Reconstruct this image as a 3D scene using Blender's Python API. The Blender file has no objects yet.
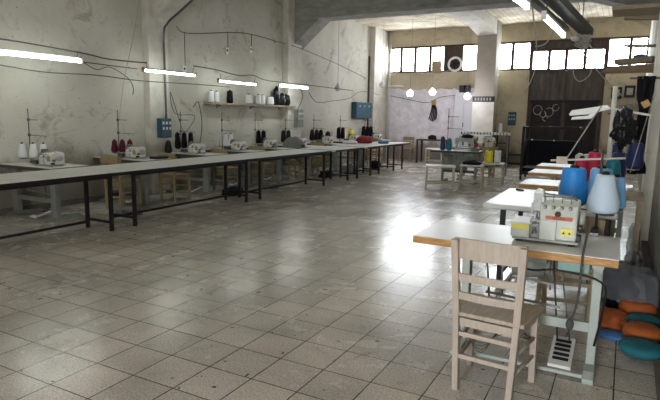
import bpy, bmesh, math, random
from mathutils import Vector, Matrix, noise
from math import pi, sin, cos, radians
random.seed(11)
S = bpy.context.scene
COL = S.collection

# ------------------------------------------------------------------ materials
def new_mat(name):
    m = bpy.data.materials.new(name); m.use_nodes = True
    nt = m.node_tree; nt.nodes.clear()
    out = nt.nodes.new('ShaderNodeOutputMaterial')
    b = nt.nodes.new('ShaderNodeBsdfPrincipled')
    nt.links.new(b.outputs[0], out.inputs[0])
    return m, nt, b

def mixc(nt, fac, a, b, mode='MIX'):
    n = nt.nodes.new('ShaderNodeMix'); n.data_type = 'RGBA'; n.blend_type = mode
    for s, v in ((n.inputs[0], fac), (n.inputs[6], a), (n.inputs[7], b)):
        if hasattr(v, 'links') or hasattr(v, 'is_linked'): nt.links.new(v, s)
        else: s.default_value = v if not isinstance(v, tuple) else (*v[:3], 1)
    return n.outputs[2]

def ramp(nt, src, stops):
    n = nt.nodes.new('ShaderNodeValToRGB')
    cr = n.color_ramp
    while len(cr.elements) < len(stops): cr.elements.new(.5)
    for e, (p, c) in zip(cr.elements, stops):
        e.position = p; e.color = (c, c, c, 1) if not isinstance(c, tuple) else (*c, 1)
    nt.links.new(src, n.inputs[0]); return n.outputs[0]

def noise_n(nt, scale, detail=4, rough=.6, vec=None, dist=0):
    n = nt.nodes.new('ShaderNodeTexNoise'); n.inputs['Scale'].default_value = scale
    n.inputs['Detail'].default_value = detail; n.inputs['Roughness'].default_value = rough
    n.inputs['Distortion'].default_value = dist
    if vec is not None: nt.links.new(vec, n.inputs['Vector'])
    return n.outputs['Fac']

def objco(nt, scale=None, loc=None):
    t = nt.nodes.new('ShaderNodeTexCoord'); o = t.outputs['Object']
    if scale or loc:
        mp = nt.nodes.new('ShaderNodeMapping')
        if scale: mp.inputs['Scale'].default_value = scale
        if loc: mp.inputs['Location'].default_value = loc
        nt.links.new(o, mp.inputs[0]); o = mp.outputs[0]
    return o

def bump(nt, b, src, strength=.3, dist=.01):
    n = nt.nodes.new('ShaderNodeBump'); n.inputs['Strength'].default_value = strength
    n.inputs['Distance'].default_value = dist
    nt.links.new(src, n.inputs['Height']); nt.links.new(n.outputs[0], b.inputs['Normal'])

def M(name, c, rough=.5, metal=0, var=.25, scale=9, stretch=None, bmp=0, dark=None):
    m, nt, b = new_mat(name)
    co = objco(nt, stretch)
    f = ramp(nt, noise_n(nt, scale, 5, .65, co), [(.3, 0.), (.7, 1.)])
    d = dark or tuple(x*(1-var) for x in c)
    nt.links.new(mixc(nt, f, d, c), b.inputs['Base Color'])
    b.inputs['Roughness'].default_value = rough; b.inputs['Metallic'].default_value = metal
    if max(c) < .12 and not metal: b.inputs['Specular IOR Level'].default_value = .22
    if bmp: bump(nt, b, noise_n(nt, scale*4, 4, .6, co), bmp, .004)
    return m

def emis(name, c, s):
    m = bpy.data.materials.new(name); m.use_nodes = True; nt = m.node_tree; nt.nodes.clear()
    o = nt.nodes.new('ShaderNodeOutputMaterial'); e = nt.nodes.new('ShaderNodeEmission')
    e.inputs[0].default_value = (*c, 1); e.inputs[1].default_value = s
    nt.links.new(e.outputs[0], o.inputs[0]); return m

def plaster(name, base, stain, dirt, whitewash=None):
    m, nt, b = new_mat(name)
    co = objco(nt)
    big = ramp(nt, noise_n(nt, .55, 6, .62, co, .4), [(.36, 0.), (.66, 1.)])
    c = mixc(nt, big, stain, base)
    pat = ramp(nt, noise_n(nt, 1.7, 7, .72, co, .8), [(.56, 0.), (.66, 1.)])
    n1 = nt.nodes.new('ShaderNodeMath'); n1.operation = 'MULTIPLY'; n1.inputs[1].default_value = .6
    nt.links.new(pat, n1.inputs[0])
    c = mixc(nt, n1.outputs[0], c, dirt)
    # peeling / trowel streaks
    st = ramp(nt, noise_n(nt, 3.2, 6, .7, objco(nt, (.5, .5, 2.2)), 1.2), [(.60, 0.), (.68, .3)])
    c = mixc(nt, st, c, tuple(x*.45 for x in dirt))
    # flecks and nail holes
    fk = ramp(nt, noise_n(nt, 24, 2, .5, co), [(.70, 0.), (.745, .7)])
    c = mixc(nt, fk, c, (.10, .09, .08))
    if whitewash:
        c = whitewash(nt, c)
    # dirt rising from the floor
    sx = nt.nodes.new('ShaderNodeSeparateXYZ'); nt.links.new(co, sx.inputs[0])
    ad = nt.nodes.new('ShaderNodeMath'); ad.operation = 'MULTIPLY_ADD'
    nt.links.new(noise_n(nt, 2.5, 6, .7, objco(nt, (1, 1, .35))), ad.inputs[0]); ad.inputs[1].default_value = -.95
    nt.links.new(sx.outputs[2], ad.inputs[2])
    lo = ramp(nt, ad.outputs[0], [(0., .75), (.35, 0.)])
    c = mixc(nt, lo, c, tuple(x*.55 for x in dirt))
    nt.links.new(c, b.inputs['Base Color']); b.inputs['Roughness'].default_value = .85
    b.inputs['Specular IOR Level'].default_value = .25
    bump(nt, b, noise_n(nt, 6, 8, .7, co), .35, .02)
    return m

def ww_left(nt, c):      # paint patches fresher toward the far end
    return c

def ww_back(nt, c):
    """whitewashed lower left part of the back wall, with a ragged paint edge"""
    co = objco(nt); sx = nt.nodes.new('ShaderNodeSeparateXYZ'); nt.links.new(co, sx.inputs[0])
    nz = noise_n(nt, 2.2, 5, .6, co)
    def edge(out, lim, sign, wob):
        a = nt.nodes.new('ShaderNodeMath'); a.operation = 'MULTIPLY_ADD'
        nt.links.new(nz, a.inputs[0]); a.inputs[1].default_value = wob*.5; nt.links.new(out, a.inputs[2])
        g = nt.nodes.new('ShaderNodeMath'); g.operation = 'LESS_THAN' if sign < 0 else 'GREATER_THAN'
        nt.links.new(a.outputs[0], g.inputs[0]); g.inputs[1].default_value = lim + wob*.25
        return g.outputs[0]
    e1 = edge(sx.outputs[2], 2.45, -1, .9); e2 = edge(sx.outputs[0], -4.35, -1, .1)
    mu = nt.nodes.new('ShaderNodeMath'); mu.operation = 'MULTIPLY'
    nt.links.new(e1, mu.inputs[0]); nt.links.new(e2, mu.inputs[1])
    spots = ramp(nt, noise_n(nt, 5, 7, .7, co), [(.35, 0.), (.65, 1.)])
    w = mixc(nt, spots, (.62, .59, .63), (.86, .83, .89))
    return mixc(nt, mu.outputs[0], c, w)

M_WALL = plaster('aged_plaster', (.60, .585, .525), (.46, .445, .38), (.25, .22, .165))
M_WALLB = plaster('aged_plaster_back', (.58, .51, .38), (.36, .31, .22), (.20, .165, .11), ww_back)
M_WALLR = plaster('aged_plaster_right', (.84, .80, .70), (.46, .44, .37), (.25, .23, .20))  # pale base colour carries the light falling on the right wall
M_PIL = M('pilaster_paint', (.67, .645, .575), .8, 0, .3, 3, bmp=.3)
M_COLM = M('column_paint', (.36, .33, .275), .8, 0, .25, 3, bmp=.3)
M_BEAM = M('beam_concrete', (.36, .355, .33), .9, 0, .45, 2.2, (1, 1, 3), bmp=.5)

def ceiling_mat():
    m, nt, b = new_mat('board_marked_concrete')
    co = objco(nt)
    w = nt.nodes.new('ShaderNodeTexWave'); w.wave_type = 'BANDS'; w.bands_direction = 'X'
    w.inputs['Scale'].default_value = 2.2; w.inputs['Distortion'].default_value = .3
    nt.links.new(co, w.inputs['Vector'])
    n = ramp(nt, noise_n(nt, 1.6, 7, .7, co, .5), [(.35, 0.), (.62, 1.)])
    c = mixc(nt, n, (.34, .27, .18), (.64, .58, .46))
    l = ramp(nt, w.outputs['Fac'], [(.0, .55), (.14, 0.)])
    c = mixc(nt, l, c, (.24, .2, .15))
    nt.links.new(c, b.inputs['Base Color']); b.inputs['Roughness'].default_value = .9
    return m
M_CEIL = ceiling_mat()

TILE = .3062
def floor_mat():
    m, nt, b = new_mat('terrazzo_tiles')
    co = objco(nt, None, (3.0006, -2.397+TILE*40, 0))
    br = nt.nodes.new('ShaderNodeTexBrick'); br.offset = 0; br.squash = 1
    br.inputs['Scale'].default_value = 1
    br.inputs['Brick Width'].default_value = TILE; br.inputs['Row Height'].default_value = TILE
    br.inputs['Mortar Size'].default_value = .0042; br.inputs['Mortar Smooth'].default_value = .25
    br.inputs['Color1'].default_value = (.73, .69, .635, 1); br.inputs['Color2'].default_value = (.59, .56, .515, 1)
    br.inputs['Mortar'].default_value = (.025, .022, .02, 1); br.inputs['Bias'].default_value = -.1
    nt.links.new(co, br.inputs['Vector'])
    c = br.outputs['Color']
    oc = objco(nt)
    sp = ramp(nt, noise_n(nt, 85, 3, .8, oc), [(.36, (.45, .43, .40)), (.5, (.95, .94, .92)), (.66, (1.25, 1.24, 1.2))])
    c = mixc(nt, .8, c, sp, 'MULTIPLY')
    wear = ramp(nt, noise_n(nt, .9, 7, .65, oc, .5), [(.32, .62), (.66, 1.08)])
    c = mixc(nt, 1., c, wear, 'MULTIPLY')
    stn = ramp(nt, noise_n(nt, 4.3, 8, .75, oc, .6), [(.58, 0.), (.74, .6)])
    c = mixc(nt, stn, c, (.10, .095, .085))
    fk = ramp(nt, noise_n(nt, 13, 2, .5, oc, .4), [(.715, 0.), (.735, .9)])
    c = mixc(nt, fk, c, (.03, .03, .03))
    pt = ramp(nt, noise_n(nt, 7, 3, .6, oc), [(.74, 0.), (.78, .4)])
    c = mixc(nt, pt, c, (.62, .6, .55))
    nt.links.new(c, b.inputs['Base Color'])
    rg = ramp(nt, noise_n(nt, 2.0, 8, .75, oc, .3), [(.34, .15), (.68, .33)])
    nt.links.new(rg, b.inputs['Roughness'])
    b.inputs['Specular IOR Level'].default_value = .6
    bp = nt.nodes.new('ShaderNodeBump'); bp.inputs['Strength'].default_value = .35; bp.inputs['Distance'].default_value = .003
    bp.invert = True
    nt.links.new(br.outputs['Fac'], bp.inputs['Height'])
    bp2 = nt.nodes.new('ShaderNodeBump'); bp2.inputs['Strength'].default_value = .07; bp2.inputs['Distance'].default_value = .01
    nt.links.new(noise_n(nt, 5, 6, .6, oc), bp2.inputs['Height']); nt.links.new(bp.outputs[0], bp2.inputs['Normal'])
    nt.links.new(bp2.outputs[0], b.inputs['Normal'])
    return m
M_FLOOR = floor_mat()

def rust_door_mat():
    m, nt, b = new_mat('rusty_sheet_metal')
    co = objco(nt, (1, 1, .18))
    n = ramp(nt, noise_n(nt, 7, 7, .75, co, .6), [(.35, 0.), (.7, 1.)])
    c = mixc(nt, n, (.030, .022, .019), (.115, .092, .082))
    nt.links.new(c, b.inputs['Base Color']); b.inputs['Roughness'].default_value = .7
    return m
M_DOOR = rust_door_mat()
M_DOORL = M('dark_door_plate', (.030, .026, .025), .7, 0, .5, 5, (1, 1, .3))  # darker tone for the lower part of the door leaves
M_FRAME = M('brown_window_frame', (.085, .055, .045), .6, 0, .4, 6)

def glass_mat():
    m = bpy.data.materials.new('dusty_glass'); m.use_nodes = True; nt = m.node_tree; nt.nodes.clear()
    o = nt.nodes.new('ShaderNodeOutputMaterial'); t = nt.nodes.new('ShaderNodeBsdfTransparent')
    g = nt.nodes.new('ShaderNodeBsdfGlossy'); g.inputs['Roughness'].default_value = .1
    mx = nt.nodes.new('ShaderNodeMixShader'); mx.inputs[0].default_value = .07
    t.inputs[0].default_value = (.96, .98, .98, 1)
    nt.links.new(t.outputs[0], mx.inputs[1]); nt.links.new(g.outputs[0], mx.inputs[2]); nt.links.new(mx.outputs[0], o.inputs[0])
    return m
M_GLASS = glass_mat()

def film_mat():
    m = bpy.data.materials.new('clear_plastic_film'); m.use_nodes = True; nt = m.node_tree; nt.nodes.clear()
    o = nt.nodes.new('ShaderNodeOutputMaterial'); t = nt.nodes.new('ShaderNodeBsdfTransparent')
    p = nt.nodes.new('ShaderNodeBsdfPrincipled'); p.inputs['Base Color'].default_value = (.17, .18, .21, 1)
    p.inputs['Roughness'].default_value = .25
    mx = nt.nodes.new('ShaderNodeMixShader'); mx.inputs[0].default_value = .5
    nt.links.new(t.outputs[0], mx.inputs[1]); nt.links.new(p.outputs[0], mx.inputs[2]); nt.links.new(mx.outputs[0], o.inputs[0])
    return m
M_FILM = film_mat()

M_LAM = M('white_laminate', (.80, .80, .79), .32, 0, .14, 5)
M_LAMG = M('grey_laminate', (.76, .76, .735), .30, 0, .22, 4)
M_EDGE = M('orange_plywood_edge', (.62, .31, .07), .5, 0, .55, 10, (1, 1, 8))
M_EDGEG = M('dull_edge', (.10, .08, .06), .6, 0, .3, 8)
M_STAND = M('stand_enamel', (.44, .50, .45), .5, 0, .22, 7)
M_STANDL = M('grey_green_stand', (.24, .255, .225), .6, 0, .3, 7)
M_BLACKM = M('black_steel', (.014, .012, .012), .5, 0, .35, 9)
M_REDM = M('oxide_steel', (.045, .02, .018), .6, 0, .35, 9)
M_PALEW = M('pale_raw_wood', (.50, .42, .345), .65, 0, .24, 6, (9, 9, 1.2), .15)
M_PALES = M('pale_raw_wood_seat', (.48, .395, .315), .62, 0, .35, 6, (9, 1.2, 1.2), .15)
M_YELW = M('honey_wood', (.36, .28, .16), .6, 0, .3, 6, (8, 8, 1.2))
M_GRNW = M('painted_greenish_wood', (.50, .48, .33), .65, 0, .25, 6)
M_TANC = M('tan_cloth', (.33, .24, .13), .95, 0, .35, 20, bmp=.4)
M_MACH = M('machine_cream_enamel', (.60, .625, .565), .33, 0, .10, 12)
M_MACHD = M('machine_grey_enamel', (.40, .42, .38), .4, 0, .15, 12)
M_STEEL = M('bright_steel', (.30, .30, .29), .5, .6, .25, 14)
M_DSTEEL = M('dark_steel', (.17, .165, .16), .4, .8, .35, 14)
M_BLKP = M('black_plastic', (.018, .018, .02), .4, 0, .2, 9)
M_WHTP = M('white_plastic', (.74, .74, .71), .42, 0, .12, 9)
M_CREAMP = M('cream_pipe', (.62, .60, .53), .5, 0, .2, 9)
M_YLAB = M('yellow_label', (.80, .73, .10), .5, 0, .08, 9)
M_RLAB = M('orange_red_label', (.50, .10, .04), .5, 0, .08, 9)
M_INK = M('label_ink', (.10, .045, .03), .6, 0, .1, 9)
M_SWB = M('switch_box_teal', (.16, .30, .27), .4, 0, .2, 9)
M_CABLE = M('grey_cable', (.085, .08, .075), .6, 0, .2, 9)
M_CABLEW = M('light_cable', (.42, .40, .36), .6, 0, .2, 9)
M_YBRK = M('yellow_bracket', (.42, .27, .06), .6, 0, .35, 12)
M_TUBE = emis('lit_tube', (.93, 1, .95), 14.5)
M_BULB = emis('lit_bulb', (.93, .90, 1), 60.0)
M_OFFG = M('unlit_globe_glass', (.62, .62, .64), .15, 0, .1, 5)
M_TRAY = M('dark_tray_paint', (.10, .10, .10), .6, 0, .3, 6)
M_CARD = M('cardboard', (.36, .27, .18), .85, 0, .2, 7)
M_PLANK = M('timber_plank', (.42, .35, .24), .8, 0, .35, 5, (1, 6, 6), .2)
M_BLUEBX = M('blue_steel_box', (.02, .085, .13), .5, 0, .25, 6)
M_NAVYC = M('dark_cloth', (.014, .015, .02), .95, 0, .3, 14, bmp=.4)
M_GREYC = M('grey_fleece', (.21, .205, .195), 1., 0, .3, 30, bmp=.6)
M_BLACKBAG = M('black_bag_film', (.012, .012, .013), .22, 0, .2, 9)
M_REDC = M('crimson_cloth', (.26, .018, .035), .8, 0, .3, 20, bmp=.4)
M_TEAL = M('teal_cushion', (.010, .15, .19), .75, 0, .2, 15, bmp=.2)
M_ORNG = M('orange_cushion', (.46, .11, .02), .8, 0, .25, 15, bmp=.2)
M_BLUEC = M('blue_cloth', (.07, .20, .48), .85, 0, .2, 15, bmp=.2)
M_LOCK = M('white_panel_paint', (.60, .60, .62), .5, 0, .1, 3)
M_CONCF = M('curb_concrete', (.16, .15, .135), .85, 0, .4, 5, bmp=.4)

def yarn_mat(name, c, rough=.45):
    m, nt, b = new_mat(name)
    co = objco(nt)
    w = nt.nodes.new('ShaderNodeTexWave'); w.bands_direction = 'Z'; w.inputs['Scale'].default_value = 55
    w.inputs['Distortion'].default_value = 1.5; nt.links.new(co, w.inputs['Vector'])
    f = ramp(nt, w.outputs['Fac'], [(0., .35), (1., 0.)])
    nt.links.new(mixc(nt, f, c, tuple(x*.7 for x in c)), b.inputs['Base Color'])
    b.inputs['Roughness'].default_value = rough
    b.inputs['Specular IOR Level'].default_value = .15 if max(c) < .1 else .4
    bump(nt, b, w.outputs['Fac'], .25, .002)
    return m
Y_WHITE = yarn_mat('white_yarn', (.80, .82, .84)); Y_BLACK = yarn_mat('black_yarn', (.006, .006, .008), .7)
Y_RED = yarn_mat('dark_red_yarn', (.085, .012, .02)); Y_BLUE = yarn_mat('bright_blue_yarn', (.03, .27, .74))
Y_LBLUE = yarn_mat('light_blue_yarn', (.20, .43, .72)); Y_PALE = yarn_mat('pale_blue_yarn', (.56, .68, .80))
Y_PINK = yarn_mat('crimson_yarn', (.60, .02, .085)); Y_NAVY = yarn_mat('navy_yarn', (.012, .025, .12))
Y_TEALY = yarn_mat('teal_yarn', (.01, .21, .30)); Y_YEL = yarn_mat('yellow_yarn', (.85, .75, .03))
Y_CHAR = yarn_mat('charcoal_yarn', (.020, .019, .018), .7)

# ------------------------------------------------------------------ mesh helpers
class MB:
    def __init__(s): s.v = []; s.f = []; s.sm = []
    def add(s, vs, fs, smooth=False):
        o = len(s.v); s.v += [tuple(v) for v in vs]
        for f in fs: s.f.append(tuple(i+o for i in f)); s.sm.append(smooth)
        return s
    def box(s, x0, x1, y0, y1, z0, z1):
        vs = [(x, y, z) for z in (z0, z1) for y in (y0, y1) for x in (x0, x1)]
        return s.add(vs, [(0, 2, 3, 1), (4, 5, 7, 6), (0, 1, 5, 4), (2, 6, 7, 3), (0, 4, 6, 2), (1, 3, 7, 5)])
    def bar(s, p, q, w, h=None, up=(0, 0, 1), w2=None, h2=None):
        p, q = Vector(p), Vector(q); h = w if h is None else h
        w2 = w if w2 is None else w2; h2 = h if h2 is None else h2
        d = (q-p).normalized(); u = Vector(up)
        if abs(d.dot(u)) > .95: u = Vector((0, 1, 0))
        a = d.cross(u).normalized(); b = a.cross(d).normalized()
        vs = []
        for c, ww, hh in ((p, w, h), (q, w2, h2)):
            for i, j in ((-1, -1), (1, -1), (1, 1), (-1, 1)): vs.append(c + a*ww/2*i + b*hh/2*j)
        return s.add(vs, [(0, 3, 2, 1), (4, 5, 6, 7), (0, 1, 5, 4), (1, 2, 6, 5), (2, 3, 7, 6), (3, 0, 4, 7)])
    def cyl(s, p, q, r, r2=None, n=14):
        p, q = Vector(p), Vector(q); r2 = r if r2 is None else r2
        d = (q-p).normalized(); u = Vector((0, 0, 1)) if abs(d.z) < .9 else Vector((1, 0, 0))
        a = d.cross(u).normalized(); b = d.cross(a).normalized()
        vs = []
        for c, rr in ((p, r), (q, r2)):
            for k in range(n): vs.append(c + (a*cos(2*pi*k/n) + b*sin(2*pi*k/n))*rr)
        o = len(s.v); s.v += [tuple(v) for v in vs]
        for k in range(n):
            j = (k+1) % n; s.f.append((o+k, o+n+k, o+n+j, o+j)); s.sm.append(True)
        s.f.append(tuple(o+k for k in range(n))); s.sm.append(False)
        s.f.append(tuple(o+n+k for k in reversed(range(n)))); s.sm.append(False)
        return s
    def lathe(s, prof, n=20, c=(0, 0, 0), axis='z'):
        vs = []; c = Vector(c)
        for r, z in prof:
            for k in range(n):
                t = 2*pi*k/n; x, y = r*cos(t), r*sin(t)
                vs.append(c + (Vector((x, y, z)) if axis == 'z' else Vector((z, x, y)) if axis == 'x' else Vector((y, z, x))))
        fs = []
        for i in range(len(prof)-1):
            for k in range(n):
                j = (k+1) % n; fs.append((i*n+k, i*n+j, (i+1)*n+j, (i+1)*n+k))
        s.add(vs, fs, True)
        o = len(s.v)-len(vs); m = len(prof)-1
        s.f.append(tuple(o+k for k in reversed(range(n)))); s.sm.append(False)
        s.f.append(tuple(o+m*n+k for k in range(n))); s.sm.append(False)
        return s
    def tube(s, pts, r, n=7, close=False):
        pts = [Vector(p) for p in pts]; N = len(pts); vs = []; a = None
        for i, p in enumerate(pts):
            d = (pts[min(i+1, N-1)] - pts[max(i-1, 0)])
            if d.length < 1e-9: d = Vector((0, 0, 1))
            d.normalize()
            if a is None:
                u = Vector((0, 0, 1)) if abs(d.z) < .9 else Vector((1, 0, 0)); a = d.cross(u).normalized()
            else:
                a = (a - d*a.dot(d)); a = a.normalized() if a.length > 1e-6 else d.orthogonal().normalized()
            b = d.cross(a)
            for k in range(n): vs.append(p + (a*cos(2*pi*k/n) + b*sin(2*pi*k/n))*r)
        fs = []
        for i in range(N-1):
            for k in range(n):
                j = (k+1) % n; fs.append((i*n+k, i*n+j, (i+1)*n+j, (i+1)*n+k))
        s.add(vs, fs, True)
        o = len(s.v)-len(vs)
        s.f.append(tuple(o+k for k in reversed(range(n)))); s.sm.append(False)
        s.f.append(tuple(o+(N-1)*n+k for k in range(n))); s.sm.append(False)
        return s
    def prism(s, poly, axis, a, b):
        """poly = 2D points; axis 'x': (y,z), 'y': (x,z), 'z': (x,y)"""
        n = len(poly)
        def P(u, v, w): return (w, u, v) if axis == 'x' else (u, w, v) if axis == 'y' else (u, v, w)
        vs = [P(u, v, a) for u, v in poly] + [P(u, v, b) for u, v in poly]
        fs = [tuple(range(n)), tuple(reversed(range(n, 2*n)))]
        for k in range(n): j = (k+1) % n; fs.append((k, k+n, j+n, j))
        return s.add(vs, fs)
    def grid(s, fn, nu, nv, smooth=True):
        vs = [fn(i/nu, j/nv) for j in range(nv+1) for i in range(nu+1)]
        fs = [(j*(nu+1)+i, j*(nu+1)+i+1, (j+1)*(nu+1)+i+1, (j+1)*(nu+1)+i) for j in range(nv) for i in range(nu)]
        return s.add(vs, fs, smooth)
    def build(s, name, mat, parent=None, loc=None, rz=0, bev=0, seg=2, solid=0):
        me = bpy.data.meshes.new(name); me.from_pydata(s.v, [], s.f)
        me.polygons.foreach_set('use_smooth', s.sm); me.materials.append(mat)
        bm = bmesh.new(); bm.from_mesh(me); bmesh.ops.recalc_face_normals(bm, faces=bm.faces); bm.to_mesh(me); bm.free()
        me.update()
        o = bpy.data.objects.new(name, me); COL.objects.link(o)
        if parent: o.parent = parent
        if loc: o.location = loc
        o.rotation_euler.z = rz
        if bev:
            md = o.modifiers.new('Bevel', 'BEVEL'); md.width = bev; md.segments = seg; md.limit_method = 'ANGLE'; md.angle_limit = radians(40)
        if solid:
            md = o.modifiers.new('Solidify', 'SOLIDIFY'); md.thickness = solid
        return o

def tag(o, label=None, cat=None, group=None, kind=None):
    if label: o['label'] = label
    if cat: o['category'] = cat
    if group: o['group'] = group
    if kind: o['kind'] = kind
    return o
def empty(name, loc=(0, 0, 0), rz=0, label=None, cat=None, group=None, kind=None):
    o = bpy.data.objects.new(name, None); COL.objects.link(o); o.empty_display_size = .1
    o.location = loc; o.rotation_euler.z = rz
    return tag(o, label, cat, group, kind)
def struct(name, mb, mat, label, cat, bev=0, loc=None):
    return tag(mb.build(name, mat, bev=bev, loc=loc), label, cat, kind='structure')
def copy_tree(o, loc=None, rz=None, label=None, group=None, parent=None):
    c = o.copy(); COL.objects.link(c)
    if parent: c.parent = parent; c.matrix_parent_inverse = o.matrix_parent_inverse.copy()
    for ch in list(o.children): copy_tree(ch, parent=c)
    if loc is not None: c.location = loc
    if rz is not None: c.rotation_euler.z = rz
    if label: c['label'] = label
    if group: c['group'] = group
    elif not parent and 'group' in c and label: del c['group']
    return c
def sag(p, q, s, n=14, wob=0, seed=0):
    p, q = Vector(p), Vector(q); r = random.Random(seed); out = []
    for i in range(n+1):
        t = i/n; v = p.lerp(q, t); v.z -= s*4*t*(1-t)
        if wob and 0 < i < n: v += Vector((r.uniform(-wob, wob), r.uniform(-wob, wob)*.3, r.uniform(-wob, wob)))
        out.append(v)
    return out
def smooth_path(pts, k=5):
    pts = [Vector(p) for p in pts]; out = []
    for i in range(len(pts)-1):
        p0 = pts[max(i-1, 0)]; p1 = pts[i]; p2 = pts[i+1]; p3 = pts[min(i+2, len(pts)-1)]
        for j in range(k):
            t = j/k
            out.append(.5*((2*p1) + (-p0+p2)*t + (2*p0-5*p1+4*p2-p3)*t*t + (-p0+3*p1-3*p2+p3)*t**3))
    out.append(pts[-1]); return out
def lettering(name, body, size, mat, parent, loc, rot=(pi/2, 0, 0), ext=.001):
    cu = bpy.data.curves.new(name, 'FONT'); cu.body = body; cu.size = size; cu.extrude = ext
    cu.align_x = 'CENTER'; cu.align_y = 'CENTER'
    t = bpy.data.objects.new(name, cu); COL.objects.link(t)
    bpy.context.view_layer.update()
    me = bpy.data.meshes.new_from_object(t.evaluated_get(bpy.context.evaluated_depsgraph_get()))
    bpy.data.objects.remove(t); me.materials.clear(); me.materials.append(mat)
    o = bpy.data.objects.new(name, me); COL.objects.link(o); o.parent = parent
    o.location = loc; o.rotation_euler = rot; return o

# ------------------------------------------------------------------ room shell
XL, XR, YB, YF, ZC = -7.85, .35, 18.5, -4.0, 4.45
m = MB().box(XL-.3, XR+1.0, YF-.3, YB+.3, -.2, 0)
struct('floor', m, M_FLOOR, 'worn grey terrazzo tile floor across the whole workshop', 'floor')
m = MB().box(XL-.3, XR+1.0, YF-.3, YB+.3, ZC, ZC+.25)
struct('ceiling', m, M_CEIL, 'stained board marked concrete ceiling slab', 'ceiling')
m = MB().box(XL-.25, XL, YF, YB+.25, 0, ZC)
struct('wall_left', m, M_WALL, 'long stained off-white plaster wall behind the row of machines', 'wall')
m = MB().box(XR, XR+.25, YF, YB+.25, 0, ZC)
struct('wall_right', m, M_WALLR, 'plaster wall close to the camera on the right', 'wall')
WZ0, WZ1 = 3.02, 3.91
m = MB()
m.box(XL, -2.84, YB, YB+.25, 0, WZ0); m.box(-.70, XR, YB, YB+.25, 0, WZ0)
m.box(XL, XR, YB, YB+.25, WZ1, ZC); m.box(XL, -7.66, YB, YB+.25, WZ0, WZ1); m.box(-4.32, -4.06, YB, YB+.25, WZ0, WZ1)
struct('wall_back', m, M_WALLB, 'far wall with whitewashed lower left part and bare beige plaster', 'wall')
m = MB()
DX0, DX1, DZ = -1.4, .1, 2.4
m.box(XL, DX0, YF-.25, YF, 0, ZC); m.box(DX1, XR, YF-.25, YF, 0, ZC); m.box(DX0, DX1, YF-.25, YF, DZ, ZC)
struct('wall_front', m, M_WALL, 'wall with open street shutter behind the camera', 'wall')

# pilasters, column, beams
def pil(name, x0, x1, y0, y1, z1, mat, label):
    return struct(name, MB().box(x0, x1, y0, y1, 0, z1), mat, label, 'pilaster', bev=.01)
pil('pilaster', XL, -7.70, 7.38, 7.86, ZC, M_PIL, 'white painted wall pilaster between the dark red and black thread machines')
pil('pilaster', XL, -7.68, 12.0, 12.66, ZC, M_PIL, 'white painted wall pilaster at the end of the thread shelf')
pil('pilaster', XL, -7.66, 17.35, 18.5, ZC, M_PIL, 'broad white pilaster in the far left corner')
M_PILR = M('lit_pilaster_paint', (.86, .82, .72), .75, 0, .2, 3, bmp=.3)  # pilaster paint made lighter, strong light on it is put into the colour
pil('pilaster', .235, XR, 7.7, 8.25, ZC, M_PILR, 'pale pilaster on the right wall beside the thread cones')
struct('column', MB().box(-4.30, -3.70, 17.5, 18.1, 0, ZC), M_COLM, 'square free standing concrete column before the far windows', 'column', bev=.01)
def cross_beam(y0, y1, zb, zl, zr, xl2, xr1, label, mt=M_BEAM):
    poly = [(XL, ZC), (XL, zl), (xl2, zb), (xr1, zb), (XR, zr), (XR, ZC)]
    return struct('beam', MB().prism(poly, 'y', y0, y1), mt, label, 'beam')
cross_beam(12.3, 12.85, 3.90, 3.16, 3.52, -6.95, -.9, 'dark concrete beam spanning the middle of the ceiling')
cross_beam(7.5, 7.86, 3.90, 3.12, 3.1, -6.4, -.9, 'near concrete cross beam whose sloping end meets the left wall', M_PIL)
poly = [(12.85, ZC), (12.85, 4.1), (13.2, 4.15), (16.2, 4.15), (17.5, 4.02), (17.5, ZC)]
struct('beam', MB().prism(poly, 'x', -4.30, -3.72), M_PIL, 'pale lengthwise beam running from the cross beam to the column', 'beam')
poly = [(12.3, ZC), (12.3, 3.98), (10.6, 4.2), (7.86, 4.2), (7.86, ZC)]
struct('beam', MB().prism(poly, 'x', -4.30, -3.72), M_BEAM, 'lengthwise ceiling beam in the nearer bay', 'beam')
# kerb at right wall
struct('baseboard_right', MB().box(.27, XR, -3.9, 7.7, 0, .035), M_CONCF, 'low rough concrete kerb along the right wall', 'kerb', bev=.012)
struct('baseboard_left', MB().box(XL, XL+.03, -3.9, 7.36, 0, .09), M_CONCF, 'grimy skirting along the left wall', 'skirting')

# back windows
def window(n, x0, x1, cuts, label, skip=()):
    r = empty('window_%d' % n, (0, YB, 0), 0, label, 'window', kind='structure')
    f = MB(); t = .06
    f.box(x0, x1, .02, .12, WZ0, WZ0+t); f.box(x0, x1, .02, .12, WZ1-t, WZ1)
    xs = [x0]+list(cuts)+[x1]
    for x in xs:
        a = max(x0, x-t/2-.015); b = min(x1, x+t/2+.015); f.box(a, b, .02, .12, WZ0+t, WZ1-t)
    f.build('window_frame', M_FRAME, r)
    for i in range(len(xs)-1):
        if i in skip: continue
        MB().box(xs[i]+.02, xs[i+1]-.02, .06, .066, WZ0+.03, WZ1-.03).build('window_pane', M_GLASS, r)
    return r
w1 = window(1, -7.66, -4.32, (-7.17, -6.66, -6.12, -5.60, -5.04), 'strip window with brown frame left of the column, with a fan panel', skip=(4,))
MB().box(-5.60, -5.04, .05, .08, WZ0, WZ1).build('fan_panel', M_FRAME, w1)
w2 = window(2, -4.06, -2.84, (-3.40,), 'two pane strip window between the column and the metal door')
w3 = window(3, -.70, XR, (-.10,), 'strip window right of the metal door')
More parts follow.
